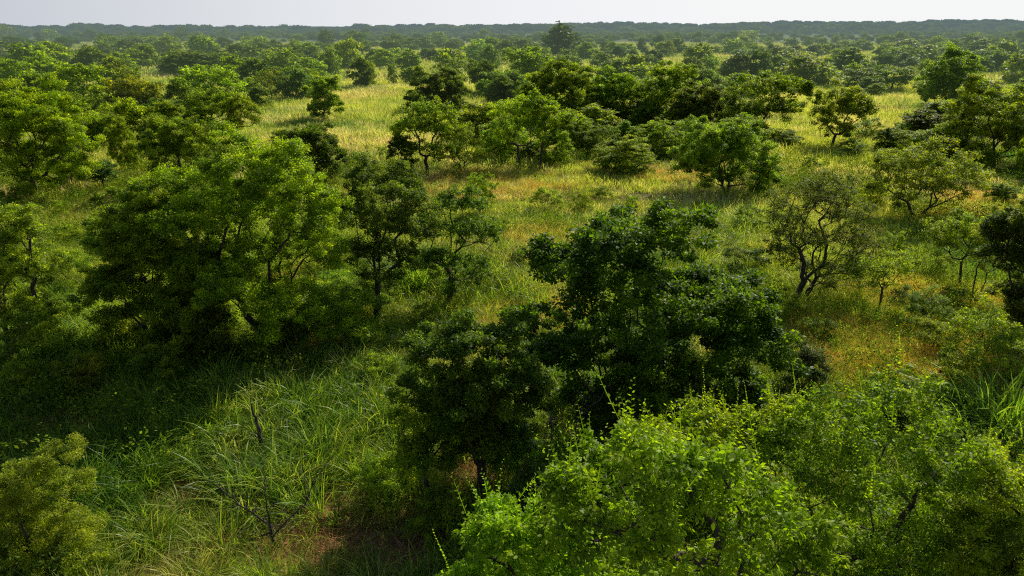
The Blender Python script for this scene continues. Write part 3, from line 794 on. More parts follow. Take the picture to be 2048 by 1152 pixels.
 ('broadleaf_tree', 'broad hazy olive crown beyond the lone little dark tree', 'tree', 1808, 116, 84, 58, 'grey', 'round'),
 ('open_tree', 'spindly tree before the tall dark tree of deep shade', 'tree', 1848, 172, 122, 40, 'green', 'open'),
 ('broadleaf_tree', 'dark rounded tree on the far slope with bright rim, above the golden-tipped tree', 'tree', 2000, 136, 87, 64, 'green', 'round'),
 ('broadleaf_tree', 'grey-green broad crown beside the bright-rimmed slope tree', 'tree', 1955, 122, 84, 62, 'grey', 'round'),
 ('broadleaf_tree', 'bright crown peeping over the golden-tipped tree', 'tree', 2058, 245, 152, 100, 'yellow', 'round'),
 ('rounded_bush', 'glossy rounded bush behind the goblet-shaped bush', 'bush', 1876, 318, 257, 108, 'green', 'low'),
 ('bushy_tree', 'small bright tree at the edge in front of the golden-tipped tree', 'tree', 2050, 360, 250, 44, 'bright', 'round'),
 ('broadleaf_tree', 'olive tree on the frame edge beyond the peeping bright crown', 'tree', 2035, 172, 115, 62, 'olive', 'round'),
 ('sapling', 'tiny flat-topped bush in dry grass between goblet bush and frame edge', 'bush', 1998, 411, 370, 56, 'green', 'flat'),
 ('shrub', 'yellowish shrubby tree filling the row between the two central trees and the irregular tree', 'shrub', 925, 346, 250, 84, 'olive', 'open'),
 ('sapling', 'small dark lollipop sapling beside the irregular tree', 'sapling', 804, 356, 277, 56, 'dark', 'round'),
 ('shrub', 'low bright bush just behind the flat-topped tree\'s bare trunk', 'shrub', 1105, 330, 268, 70, 'bright', 'low'),
 ('shrub', 'olive bush in the shade below the very broad layered tree', 'shrub', 1165, 305, 238, 80, 'olive', 'low'),
 ('shrub', 'straggly grey bush in the dark hollow of the bush belt', 'shrub', 1205, 340, 290, 50, 'grey', 'open'),
 ('sapling', 'thin bare-stemmed sapling poking up from the clearing, forked leaf tufts', 'sapling', 960, 440, 352, 56, 'green', 'open'),
 ('sapling', 'small leafy sapling lost in the middle of the bright clearing', 'sapling', 1165, 432, 386, 44, 'bright', 'open'),
 ('sapling', 'slender sapling curving over pale grass near the dense wood', 'sapling', 258, 348, 248, 54, 'green', 'tall'),
 ('sapling', 'small blue-green umbrella sapling near the stout dark trunk', 'sapling', 208, 378, 325, 56, 'blue', 'flat'),
 ('sapling', 'thin-stemmed small tree under the stout tree\'s outer limbs', 'sapling', 145, 372, 312, 60, 'green', 'flat'),
 ('shrub', 'little yellow-flowered bush beside the shaded grass bank', 'shrub', 197, 418, 392, 30, 'yellow', 'low'),
 ('shrub', 'yellow-topped bush at the back of the largest spreading tree', 'shrub', 290, 410, 380, 40, 'yellow', 'low'),
 ('shrub', 'dark thicket bush beneath the hollow-middled mid green tree', 'shrub', 1250, 300, 250, 70, 'green', 'low'),
 ('shrub', 'twiggy brown bush at the foot of the neat round-crowned tree', 'shrub', 1700, 318, 280, 50, 'grey', 'open'),
 ('shrub', 'dark low bush on the bank to the side of the glossy rounded bush', 'shrub', 1770, 300, 262, 50, 'dark', 'low'),
 ('shrub', 'leafy shrub touching the sideways-leaning tree\'s foot', 'shrub', 1570, 300, 262, 60, 'green', 'low'),
 ('shrub', 'fresh green shrub between the open-crowned tree and the goblet bush', 'shrub', 1745, 420, 360, 60, 'bright', 'open'),
 ('broadleaf_tree', 'tree with uneven twin humps just left of the block of mid green trees', 'tree', 1300, 256, 172, 70, 'green', 'round'),
 ('broadleaf_tree', 'low dark tree above the pale grass at the dense wood\'s end', 'tree', 345, 152, 118, 50, 'dark', 'low'),
 ('broadleaf_tree', 'shaggy tree linking the umbrella crown and the dark curled tree', 'tree', 470, 172, 118, 56, 'green', 'round'),
 ('broadleaf_tree', 'grey shaggy tree over the squat bright bush-like tree', 'tree', 590, 135, 96, 50, 'dark', 'round'),
]

# prototypes for the middle distance, by crown kind: unit size h = 5 m, crown width 5 m
KIND = {
    'round': dict(cb=0.08, nl=13, top=0.45), 'low': dict(cb=0.0, nl=13, top=0.35), 'flat': dict(cb=0.36, nl=11, top=0.55),
    'open': dict(cb=0.18, nl=9, top=0.6, open_=0.55, lai=0.9, stems=2), 'tall': dict(cb=0.08, nl=12, top=0.5),
}
PROTO = {}
for kd, kw in KIND.items():
    for band, Y in (('near', 62), ('mid', 110), ('far', 210)):
        nvar = {'near': 2, 'mid': 3 if kd in ('round', 'flat') else 2, 'far': 3 if kd in ('round', 'flat') else 2}[band]
        for i in range(nvar):
            k2 = dict(kw); k2.setdefault('lai', 1.15)
            PROTO[kd, band, i] = tree_meshes(5.0, w=5.0, Y=Y, seed=hash((kd, band, i)) % 1 + 500 + 17 * i + 53 * len(kd) + int(Y) + ord(kd[0]), **k2)
for i in range(5):
    PROTO['brush', 'near', i] = tree_meshes(2.0, w=2.2, Y=27, seed=880 + i, cb=0.05 if i < 3 else 0.3, nl=6, top=0.5, lai=0.8, stems=2 if i < 3 else 1, trunk_r=0.035, rc=0.16, twig=0.006, wands=6)


def mid_tree(name, label, cat, px, py, ty, wpx, tone, kind, group=None, seed=0, xy=None, hw=None):
    g = np.random.default_rng(9000 + seed)
    if xy is None:
        x, Y = ground(px, py)
        z = float(terrain(x, Y))
        h = at_depth(px, ty, Y)[2] - z
        w = wpx * mpp(Y)
    else:
        (x, Y), (h, w) = xy, hw
        z = float(terrain(x, Y))
    band = 'near' if Y < 78 or kind == 'brush' else 'mid' if Y < 150 else 'far'
    n = sum(1 for k in PROTO if k[0] == kind and k[1] == band)
    key = (kind, band, seed % n)
    tr, cr = PROTO[key]
    o = root_empty(name, (x, Y, z - 0.05), label, cat, group, rz=g.uniform(0, 6.28))
    sx, sz = (w / 2.2, h / 2.0) if kind == 'brush' else (w / 5.0, h / 5.0)
    for nm, me in (('trunk', tr), ('crown', cr)):
        c = put(nm, me, o, tint(tone, g) if nm == 'crown' else None)
        c.scale = (sx, sx * g.uniform(0.85, 1.1), sz)
    return o


for i, row in enumerate(MID):
    mid_tree(*row, seed=i)

# ------------------------------------------------------------------ the many alike on the plain behind
FARKIND = [
    ('round', ['dark', 'deep'], 'dark rounded tree among many alike in the bush belt below the hazy forest'),
    ('round', ['green', 'green', 'bright'], 'sunlit green tree among many alike in the bush belt below the hazy forest'),
    ('low', ['olive', 'grey'], 'low olive-grey tree among many alike in the bush belt below the hazy forest'),
    ('flat', ['green', 'olive', 'grey'], 'flat-topped tree among many alike in the bush belt below the hazy forest'),
]
taken = [(*ground(r[3], r[4]), r[6 + 0] * 0) for r in MID]
taken = [(t[0], t[1]) for t in taken] + [tuple(ground(*h_[3])) for h_ in HEROES]
GAPS = [(440, 175, 60, 16), (700, 180, 60, 30), (1230, 130, 70, 9), (1480, 180, 40, 20), (770, 118, 50, 7), (330, 172, 40, 16), (1740, 130, 30, 8), (1790, 230, 60, 22),
        (570, 230, 80, 30), (110, 330, 200, 40), (1000, 390, 420, 60), (1600, 220, 50, 30), (1320, 220, 90, 60), (190, 100, 60, 5), (1450, 135, 35, 5)]
cnt = 0
tries = 0
gf = np.random.default_rng(77)
while cnt < 175 and tries < 6000:
    tries += 1
    py = 71 + 75 * gf.random() ** 1.5
    px = gf.uniform(-30, 2080)
    if any(abs(px - a) < c and abs(py - b) < d for a, b, c, d in GAPS): continue
    x, Y = ground(px, py)
    dmin = 5.5 + Y * 0.004
    if any((x - a) ** 2 + (Y - b) ** 2 < dmin ** 2 for a, b in taken): continue
    if fbm(x, Y, 70) < 0.36: continue
    taken.append((x, Y))
    kd, tones, lab = FARKIND[int(gf.integers(0, 4))]
    h = gf.uniform(3.0, 5.2); w = h * gf.uniform(1.1, 1.7)
    if kd == 'low': h *= 0.7
    mid_tree('bushland_tree', lab, 'tree', 0, 0, 0, 0, tones[int(gf.integers(0, len(tones)))], kd, group=lab.replace(' tree among many alike', ' trees'),
             seed=cnt + 300, xy=(x, Y), hw=(h, w))
    cnt += 1

# understory bushes filling the belts of trees
BELTS = [(0, 110, 330, 300), (0, 75, 450, 160), (330, 95, 700, 215), (930, 110, 1460, 330), (1440, 90, 1760, 210), (1800, 100, 2060, 320), (1180, 180, 1480, 350), (700, 80, 1100, 130), (1700, 270, 1860, 330), (280, 240, 400, 400)]
BWT = np.array([26, 16, 20, 34, 12, 16, 14, 8, 4, 4], float); BWT /= BWT.sum()
ub = 0; tries = 0; took = []
while ub < 190 and tries < 8000:
    tries += 1
    b = BELTS[int(gf.choice(len(BELTS), p=BWT))]
    px, py = gf.uniform(b[0], b[2]), b[1] + (b[3] - b[1]) * gf.random()
    if any(abs(px - a) < c and abs(py - q) < d for a, q, c, d in GAPS[:10]): continue
    x, Y = ground(px, py)
    if any((x - a) ** 2 + (Y - q) ** 2 < (2.0 + Y * 0.006) ** 2 for a, q in took): continue
    took.append((x, Y))
    h = gf.uniform(1.6, 3.4) * (0.8 + Y / 250); w = h * gf.uniform(1.2, 1.8)
    kd = ['low', 'round', 'low', 'open'][int(gf.integers(0, 4))]
    mid_tree('understory_bush', 'low green understory bush among many alike between the trees of the bush belts', 'bush', 0, 0, 0, 0,
             ['green', 'dark', 'bright', 'olive', 'dark', 'green'][int(gf.integers(0, 6))], kd, group='understory bushes between the trees', seed=ub + 700, xy=(x, Y), hw=(h, w))
    ub += 1

BRUSH = [(235, 705), (430, 735), (470, 700), (620, 665), (690, 610), (655, 560), (130, 655), (160, 575), (110, 700), (700, 700), (60, 800), (560, 745), (350, 760), (180, 800), (820, 560),
         (860, 660), (700, 520), (770, 780), (760, 1000), (720, 640), (1000, 470), (1040, 540), (1090, 430), (1200, 400), (1260, 420), (1500, 470), (1480, 560), (1560, 640), (1700, 560), (1780, 520),
         (1850, 560), (1900, 620), (1980, 450), (1940, 500), (1700, 470), (1620, 690), (1770, 860), (1900, 800), (1860, 720), (1400, 430), (900, 400), (830, 380), (740, 400), (700, 340), (760, 320),
         (520, 320), (560, 300), (250, 380), (330, 420), (120, 440), (200, 470), (90, 520), (150, 500), (40, 420), (1620, 350), (1580, 390), (1760, 330), (1720, 400), (1880, 480), (1100, 1010), (880, 1070), (1960, 950)]
for i, (px, py) in enumerate(BRUSH):
    x, Y = ground(px + gf.uniform(-8, 8), py + gf.uniform(-5, 5))
    hh_ = gf.uniform(0.9, 2.0) * (1.15 if px < 760 and py > 540 else 0.9)
    mid_tree('brush_bush', 'knee-high to chest-high leafy bush standing in the tall grass around the nearer trees', 'bush', 0, 0, 0, 0, ['green', 'olive', 'dark', 'near', 'light'][i * 7 % 5], 'brush',
             group='small leafy bushes in the tall grass', seed=i + 1000, xy=(x, Y), hw=(hh_, hh_ * gf.uniform(1.0, 1.6)))

print('leaf quads', TOTAL, 'bushland', cnt, ub)


# ------------------------------------------------------------------ dead wood
def dead_wood(name, label, chains, thick, cat='dead tree', mat=None):
    """chains of photo points (px, py, r) with the first point's ground distance as depth; bare limbs with side twigs"""
    base = chains[0][0]
    bx, Y = ground(base[0], base[1])
    bz = float(terrain(bx, Y))
    g = np.random.default_rng(int(base[0]))
    nodes, par, rad = [np.array([0, 0, -0.1])], [-1], [thick * 1.3]

    def walk(pts, start, r0, r1, rough):
        prev = start
        a = nodes[start]
        for i, p in enumerate(pts):
            seg = p - nodes[prev]
            ln = np.linalg.norm(seg)
            k = max(2, int(ln / 0.16))
            s0 = nodes[prev].copy()
            for s in range(1, k + 1):
                t = s / k
                q = s0 + seg * t + g.normal(size=3) * rough * (s < k)
                tt = (i + t) / len(pts)
                nodes.append(q); par.append(prev); rad.append(r0 * (1 - tt) + r1 * tt)
                prev = len(nodes) - 1
        return prev

    for c in chains:
        dy = c[0][2] if len(c[0]) > 2 else 0.0
        pts = []
        for j, q in enumerate(c[1:] if len(c) > 1 else c):
            p = at_depth(q[0], q[1], Y + (q[2] if len(q) > 2 else 0)) - np.array([bx, Y, bz])
            pts.append(p)
        if c is chains[0]:
            st = 0; r0 = thick
        else:
            p0 = at_depth(c[0][0], c[0][1], Y + dy) - np.array([bx, Y, bz])
            st = int(np.argmin([np.linalg.norm(n - p0) for n in nodes])); r0 = rad[st] * 0.7
        n0 = len(nodes)
        walk(pts, st, r0, 0.008, 0.02)
        for i in range(n0 + 1, len(nodes)):
            for _ in range(2):
                d = unit(g.normal(size=3) + np.array([0, 0, 0.5])) * g.uniform(0.2, 0.8)
                prev = i
                for s in range(1, 4):
                    nodes.append(nodes[i] + d * s / 3 + g.normal(size=3) * 0.03); par.append(prev)
                    rad.append(max(0.003, min(rad[i] * 0.5, 0.011) * (1 - s / 4))); prev = len(nodes) - 1
    me = tubes(np.array(nodes), np.array(par), np.array(rad), 6)
    me.name = name
    me.materials.append(mat or DEADWOOD)
    o = bpy.data.objects.new(name, me); COL.objects.link(o)
    o.location = (bx, Y, bz); o['label'] = label; o['category'] = cat
    return o


dead_wood('dead_snag', 'broken bare dead trunk with one stub branch, standing in the near tall grass',
          [[(533, 925), (522, 880), (512, 835), (500, 795)], [(512, 862), (480, 848)]], 0.10, mat=BARK)
dead_wood('dead_bush', 'bare forked dead bush of thin dark limbs over red litter',
          [[(552, 1095), (540, 1050), (505, 1025), (455, 990), (415, 960)], [(540, 1055), (530, 990), (528, 930)], [(545, 1080), (575, 1040), (610, 1010), (625, 965), (660, 920)],
           [(610, 1010), (645, 1005)], [(612, 1000), (604, 930)], [(535, 1060), (505, 1080), (495, 1130)]], 0.045, mat=BARK)
dead_wood('dead_tree', 'leafless many-stemmed tree between the dark trees and the bright bush',
          [[(1100, 970), (1098, 920), (1105, 860), (1095, 800), (1100, 760)], [(1098, 930), (1140, 890), (1160, 830), (1170, 790)], [(1098, 935), (1065, 890), (1050, 850)],
           [(1130, 900), (1180, 900, .5), (1225, 870, 1)], [(1160, 830), (1200, 800), (1215, 770)], [(1098, 950), (1130, 930), (1175, 905, .6)]], 0.075, mat=PALEBARK)
dead_wood('fallen_branch', 'grey fallen branch lying in shaded grass near the shadowed edge',
          [[(190, 780), (150, 755, .3), (110, 735, .6), (85, 725, .8)]], 0.03, 'branch')
dead_wood('dead_sapling', 'leafless little forked sapling at the rim of the reddish grass patch',
          [[(1801, 224), (1800, 212), (1795, 202), (1792, 196)], [(1800, 212), (1810, 203), (1812, 196)]], 0.06, 'sapling', mat=PALEBARK)
dead_wood('dead_sapling', 'tiny bare twig-like sapling in the yellow meadow before the egg-shaped tree',
          [[(733, 305), (732, 285), (730, 268)], [(732, 288), (738, 275)]], 0.03, 'sapling', mat=PALEBARK)
dead_wood('dead_bush', 'dry brown twig bush at the upper rim of the bright clearing',
          [[(1125, 425), (1122, 405), (1125, 390)], [(1123, 412), (1135, 398)], [(1123, 412), (1112, 398)]], 0.03, 'bush', mat=PALEBARK)

# ------------------------------------------------------------------ ground sheet
def ground_sheet():
    ys = np.concatenate([np.linspace(-40, 80, 100), np.geomspace(81, 9000, 150)])
    us = np.concatenate([-np.geomspace(9000, 60, 60), np.linspace(-58, 58, 90), np.geomspace(60, 9000, 60)])
    # widen the fine columns with distance
    X, Yg = [], []
    for y in ys:
        k = max(1.0, y / 60)
        s = np.sign(us) * np.minimum(np.abs(us) * np.where(np.abs(us) < 60, k, 1.0), 9000)
        s = np.interp(np.linspace(0, 1, len(us)), np.linspace(0, 1, len(us)), np.linspace(-1, 1, len(us)) ** 3 * 8000 * 0.4 + np.linspace(-1, 1, len(us)) * (60 + max(0, y) * 1.3))
        X.append(s); Yg.append(np.full(len(us), y))
    X = np.array(X); Yg = np.array(Yg)
    Z = terrain(X, Yg)
    nr, nc = X.shape
    V = np.stack([X, Yg, Z], -1).reshape(-1, 3)
    i = np.arange((nr - 1) * (nc - 1)); r, c = i // (nc - 1), i % (nc - 1)
    Fq = np.stack([r * nc + c, r * nc + c + 1, (r + 1) * nc + c + 1, (r + 1) * nc + c], 1)
    me = bpy.data.meshes.new('ground')
    me.vertices.add(len(V)); me.vertices.foreach_set('co', V.astype(np.float32).ravel())
    me.loops.add(Fq.size); me.loops.foreach_set('vertex_index', Fq.astype(np.int32).ravel())
    me.polygons.add(len(Fq)); me.polygons.foreach_set('loop_start', (np.arange(len(Fq)) * 4).astype(np.int32))
    me.update(calc_edges=True); me.shade_smooth(); me.materials.append(GROUND)
    o = bpy.data.objects.new('ground', me); COL.objects.link(o)
    o['kind'] = 'structure'; o['label'] = 'reddish sandy ground of the bush plain with grass cover'; o['category'] = 'ground'


ground_sheet()


# ------------------------------------------------------------------ tufts and the scatter
def tuft_mesh(name, n, spread, hgt, wid, arch, mat, seed, upright=0.35, segs=4, heads=0):
    """n arching blades from a clump of roots"""
    g = np.random.default_rng(seed)
    a = g.uniform(0, 2 * math.pi, n)
    r = spread * np.sqrt(g.random(n))
    base = np.stack([np.cos(a) * r, np.sin(a) * r, np.zeros(n) - 0.03], 1)
    dir_a = a + g.normal(size=n) * 0.9
    out = np.stack([np.cos(dir_a), np.sin(dir_a), np.zeros(n)], 1)
    H = hgt * g.uniform(0.5, 1.15, n)
    tilt = g.uniform(0.05, 1.0, n) * upright
    ar = arch * g.uniform(0.3, 1.3, n)
    V = []; hh = []
    side = unit(np.cross(out, np.array([0, 0, 1.0])) + g.normal(size=(n, 3)) * 0.35)
    side = unit(side * 1.0)
    for s in range(segs + 1):
        t = s / segs
        p = base + out * (H * (tilt * t + ar * t * t * 0.75))[:, None] + np.array([0, 0, 1.0]) * (H * (t - 0.42 * ar * t ** 2.6))[:, None]
        w = wid * (0.55 + 0.9 * t) * (1 - t ** 2.2) if s < segs else wid * 0.04
        V += [p - side * w * 0.5, p + side * w * 0.5]
        hh += [np.full(n, t), np.full(n, t)]
    V = np.stack(V, 1).reshape(-1, 3)
    hh = np.stack(hh, 1).reshape(-1)
    nper = 2 * (segs + 1)
    v = np.repeat(g.random(n), nper)
    fp = [[2 * s, 2 * s + 1, 2 * s + 3, 2 * s + 2] for s in range(segs)]
    me = quads_to_mesh(name, V, nper, {'v': v, 'h': hh}, mat, fp)
    me.shade_smooth()
    return me


def stuff(name, label, cat, meshes, P, S, seed, tilt=0.12):
    """one uncountable mass: copies of the tufts on points of one mesh, by geometry nodes"""
    g = np.random.default_rng(seed)
    n = len(P)
    tc = bpy.data.collections.new(name + '_kinds')
    for i, me in enumerate(meshes):
        o = bpy.data.objects.new('%s_%02d' % (name, i), me); tc.objects.link(o)
    me = bpy.data.meshes.new(name)
    me.vertices.add(n); me.vertices.foreach_set('co', np.ascontiguousarray(P, dtype=np.float32).ravel())
    a = me.attributes.new('rot', 'FLOAT_VECTOR', 'POINT')
    rot = np.stack([g.normal(size=n) * tilt, g.normal(size=n) * tilt, g.uniform(0, 6.283, n)], 1)
    a.data.foreach_set('vector', rot.astype(np.float32).ravel())
    a = me.attributes.new('scl', 'FLOAT_VECTOR', 'POINT')
    a.data.foreach_set('vector', np.ascontiguousarray(S, dtype=np.float32).ravel())
    a = me.attributes.new('idx', 'INT', 'POINT')
    a.data.foreach_set('value', g.integers(0, len(meshes), n).astype(np.int32))
    o = bpy.data.objects.new(name, me); COL.objects.link(o)
    o['kind'] = 'stuff'; o['label'] = label; o['category'] = cat
    ng = bpy.data.node_groups.new(name, 'GeometryNodeTree')
    ng.interface.new_socket('Geometry', in_out='INPUT', socket_type='NodeSocketGeometry')
    ng.interface.new_socket('Geometry', in_out='OUTPUT', socket_type='NodeSocketGeometry')
    N, L = ng.nodes, ng.links
    gi, go = N.new('NodeGroupInput'), N.new('NodeGroupOutput')
    ci = N.new('GeometryNodeCollectionInfo'); ci.inputs['Collection'].default_value = tc
    ci.inputs['Separate Children'].default_value = True; ci.inputs['Reset Children'].default_value = True
    ip = N.new('GeometryNodeInstanceOnPoints'); ip.inputs['Pick Instance'].default_value = True

    def named(nm, ty):
        q = N.new('GeometryNodeInputNamedAttribute'); q.data_type = ty; q.inputs['Name'].default_value = nm
        return next(s for s in q.outputs if s.enabled and s.name == 'Attribute')
    L.new(gi.outputs[0], ip.inputs['Points']); L.new(ci.outputs[0], ip.inputs['Instance'])
    L.new(named('idx', 'INT'), ip.inputs['Instance Index'])
    L.new(named('rot', 'FLOAT_VECTOR'), ip.inputs['Rotation']); L.new(named('scl', 'FLOAT_VECTOR'), ip.inputs['Scale'])
    L.new(ip.outputs[0], go.inputs[0])
    md = o.modifiers.new('scatter', 'NODES'); md.node_group = ng
    return o


def scatter(n, y0, y1, g, power=1.0, margin=1.12, near_extra=3.0):
    """points over the wedge of ground in view, even per square metre"""
    # area element ~ y dy
    u = g.random(n)
    y = np.sqrt(y0 ** 2 + u * (y1 ** 2 - y0 ** 2)) if power == 1.0 else y0 * (y1 / y0) ** u
    half = (y * CP + CAM_H * SP) * (1024 / F) * margin + near_extra
    x = g.uniform(-1, 1, n) * half
    return x, y


def near_pix(x, y, spots):
    """0..1 closeness to soft-edged patches given as (px, py, rx, ry) on the ground"""
    out = np.zeros(len(x))
    for (px, py, rx, ry) in spots:
        cx, cy = ground(px, py)
        ax = abs(ground(px + rx, py)[0] - cx)
        ay = abs(ground(px, max(py - ry, 56))[1] - ground(px, py + ry)[1]) / 2
        d = np.sqrt(((x - cx) / ax) ** 2 + ((y - cy) / ay) ** 2)
        out = np.maximum(out, np.clip(1.6 - d, 0, 1))
    if spots is BARE:
        out = np.clip(out * (fbm(x + 7, y + 3, 2.2) * 3.8 - 0.8), 0, 1)
    return out


BARE = [(340, 1005, 45, 25), (610, 1085, 100, 40), (850, 960, 120, 50), (600, 700, 30, 14), (905, 985, 60, 40), (1130, 880, 60, 25), (120, 850, 110, 22), (515, 930, 25, 25),
        (1860, 905, 30, 20), (700, 1000, 60, 25), (450, 1120, 60, 25), (780, 1090, 120, 45), (30, 395, 40, 8), (1990, 330, 60, 8), (200, 770, 60, 15), (640, 700, 40, 15)]
GOLDEN = [(1830, 600, 130, 30), (1950, 690, 110, 40), (1100, 480, 80, 20), (1330, 350, 80, 12), (1740, 760, 130, 50), (1700, 680, 120, 40), (1880, 740, 120, 50), (1950, 620, 80, 40), (600, 560, 60, 30), (1810, 235, 40, 14), (1000, 370, 110, 22), (700, 190, 90, 12), (1890, 440, 150, 18), (650, 610, 20, 10),
          (1120, 640, 60, 30), (760, 165, 60, 8), (240, 300, 60, 10), (160, 440, 60, 10), (1000, 640, 60, 30), (1950, 400, 70, 14), (1660, 660, 60, 20)]
LUSH = [(1330, 400, 120, 35), (1450, 470, 140, 45), (1000, 560, 110, 60), (850, 560, 80, 40), (1980, 870, 80, 60), (560, 800, 250, 70), (500, 950, 300, 110), (700, 850, 120, 80),
        (100, 700, 160, 80), (1250, 400, 120, 30), (300, 950, 200, 80), (620, 190, 40, 10)]

gs = np.random.default_rng(5)
# tall green reed grass, near
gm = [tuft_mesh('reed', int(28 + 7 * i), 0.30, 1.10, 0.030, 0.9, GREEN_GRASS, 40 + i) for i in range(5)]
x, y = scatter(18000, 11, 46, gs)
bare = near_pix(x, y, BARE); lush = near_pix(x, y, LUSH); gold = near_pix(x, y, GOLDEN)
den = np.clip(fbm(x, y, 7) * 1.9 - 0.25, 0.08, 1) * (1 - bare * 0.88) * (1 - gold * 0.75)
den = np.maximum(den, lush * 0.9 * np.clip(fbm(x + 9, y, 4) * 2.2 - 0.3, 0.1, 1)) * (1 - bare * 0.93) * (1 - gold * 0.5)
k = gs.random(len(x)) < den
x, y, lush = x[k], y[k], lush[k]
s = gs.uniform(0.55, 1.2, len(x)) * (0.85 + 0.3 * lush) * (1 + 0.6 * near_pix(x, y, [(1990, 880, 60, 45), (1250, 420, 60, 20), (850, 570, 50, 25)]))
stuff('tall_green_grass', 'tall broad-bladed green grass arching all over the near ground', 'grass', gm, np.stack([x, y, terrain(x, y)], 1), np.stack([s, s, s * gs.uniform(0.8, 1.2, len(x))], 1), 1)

# finer meadow grass underneath and out to the bush belt
mm = [tuft_mesh('meadow', 46, 0.42, 0.74, 0.014, 0.6, MEADOW, 60 + i, upright=0.5, segs=3) for i in range(5)]
x, y = scatter(15000, 11, 50, gs)
bare = near_pix(x, y, BARE)
k = gs.random(len(x)) < (0.95 - bare * 0.85)
x, y = x[k], y[k]
nearg = (x < 6) & (y < 27 + 5 * fbm(x, y, 6))
s = gs.uniform(0.6, 1.2, nearg.sum())
mg = [tuft_mesh('fine_green', 44, 0.42, 0.70, 0.015, 0.7, GREEN_GRASS, 160 + i, upright=0.5, segs=3) for i in range(4)]
stuff('fine_green_grass', 'fine fresh green grass filling in below the tall blades in the near shade', 'grass', mg, np.stack([x[nearg], y[nearg], terrain(x[nearg], y[nearg])], 1), np.stack([s * 1.1, s * 1.1, s], 1), 12)
x, y = x[~nearg], y[~nearg]
s = gs.uniform(0.6, 1.25, len(x))
stuff('meadow_grass', 'fine yellow-green meadow grass between the trees and clumps', 'grass', mm, np.stack([x, y, terrain(x, y)], 1), np.stack([s * 1.1, s * 1.1, s], 1), 2)

m2 = [tuft_mesh('meadow_far', 60, 0.95, 0.85, 0.035, 0.45, PLAIN, 80 + i, upright=0.4, segs=3) for i in range(5)]
x, y = scatter(30000, 44, 165, gs)
s = gs.uniform(0.55, 1.15, len(x)) * np.clip(y / 75, 0.85, 1.6) ** 0.6 * (0.35 + 1.3 * fbm(x, y, 9))
stuff('plain_grass', 'hazy mix of green and straw grass over the open plain', 'grass', m2, np.stack([x, y, terrain(x, y)], 1), np.stack([s * 1.25, s * 1.25, s], 1), 3)

m3 = [tuft_mesh('plain_far', 70, 2.6, 1.0, 0.11, 0.4, PLAIN, 90 + i, upright=0.4, segs=2) for i in range(4)]
x, y = scatter(26000, 155, 520, gs)
s = gs.uniform(0.7, 1.3, len(x))
stuff('distant_grass', 'distant grass of the far plain fading into haze', 'grass', m3, np.stack([x, y, terrain(x, y)], 1), np.stack([s * 1.3, s * 1.3, s], 1), 4)

# golden and straw grass patches
m4 = [tuft_mesh('straw', 60, 0.35, 0.75, 0.010, 0.6, GOLD, 100 + i, upright=0.55, segs=3) for i in range(4)]
x, y = scatter(90000, 12, 190, gs, power=2)
gold = near_pix(x, y, GOLDEN)
k = gs.random(len(x)) < gold * 0.9 + 0.03 * (fbm(x, y, 8) > 0.55)
x, y = x[k], y[k]
s = gs.uniform(0.6, 1.1, len(x)) * np.clip(y / 40, 1, 2.2)
stuff('golden_grass', 'golden-orange dry grass in patches on the sunlit side', 'grass', m4, np.stack([x, y, terrain(x, y)], 1), np.stack([s, s, s * np.clip(40 / y, .5, 1)], 1), 5)

# reddish dry litter
m5 = [tuft_mesh('litter', 50, 0.40, 0.30, 0.010, 1.0, LITTER, 120 + i, upright=1.9, segs=2) for i in range(4)]
x, y = scatter(26000, 11, 50, gs)
bare = near_pix(x, y, BARE)
k = gs.random(len(x)) < bare * 0.9 + 0.03
x, y = x[k], y[k]
s = gs.uniform(0.6, 1.3, len(x))
stuff('dry_litter', 'reddish-brown dry grass litter lying on bare soil patches', 'litter', m5, np.stack([x, y, terrain(x, y)], 1), np.stack([s, s, s * 0.8], 1), 6)


# weeds and little leafy undergrowth
def weed_mesh(seed, ls=0.05, n=260, mat=FAR_LEAF):
    g = np.random.default_rng(seed)
    P = np.stack([g.normal(size=24) * 0.35, g.normal(size=24) * 0.35, g.uniform(0.15, 0.9, 24)], 1)
    V, v = foliage(P, unit(g.normal(size=(24, 3)) + [0, 0, 1]), None, 0.18, ls, g, n / 24)
    me = quads_to_mesh('weed', V, 4, {'v': v}, mat)
    return me


wm = [weed_mesh(200 + i, 0.06, 420) for i in range(4)]
WEEDY = [(60, 1000, 120, 80), (300, 900, 150, 60), (700, 960, 80, 50), (150, 720, 200, 90), (400, 640, 220, 70), (600, 620, 120, 60), (100, 820, 160, 60), (960, 1040, 160, 60), (850, 850, 100, 80), (1150, 1000, 120, 60), (1850, 640, 200, 90), (300, 420, 200, 60)]
x, y = scatter(13000, 11, 75, gs)
k = gs.random(len(x)) < np.maximum(np.clip(fbm(x + 50, y, 7) * 2.2 - 0.85, 0, 1), near_pix(x, y, WEEDY) * 0.75) * (1 - near_pix(x, y, BARE) * 0.8)
x, y = x[k], y[k]
s = gs.uniform(0.4, 1.0, len(x)) + 0.9 * gs.random(len(x)) ** 3
stuff('undergrowth', 'low leafy undergrowth scattered through the grass and under the trees', 'undergrowth', wm, np.stack([x, y, terrain(x, y)], 1), np.stack([s, s, s], 1), 7)


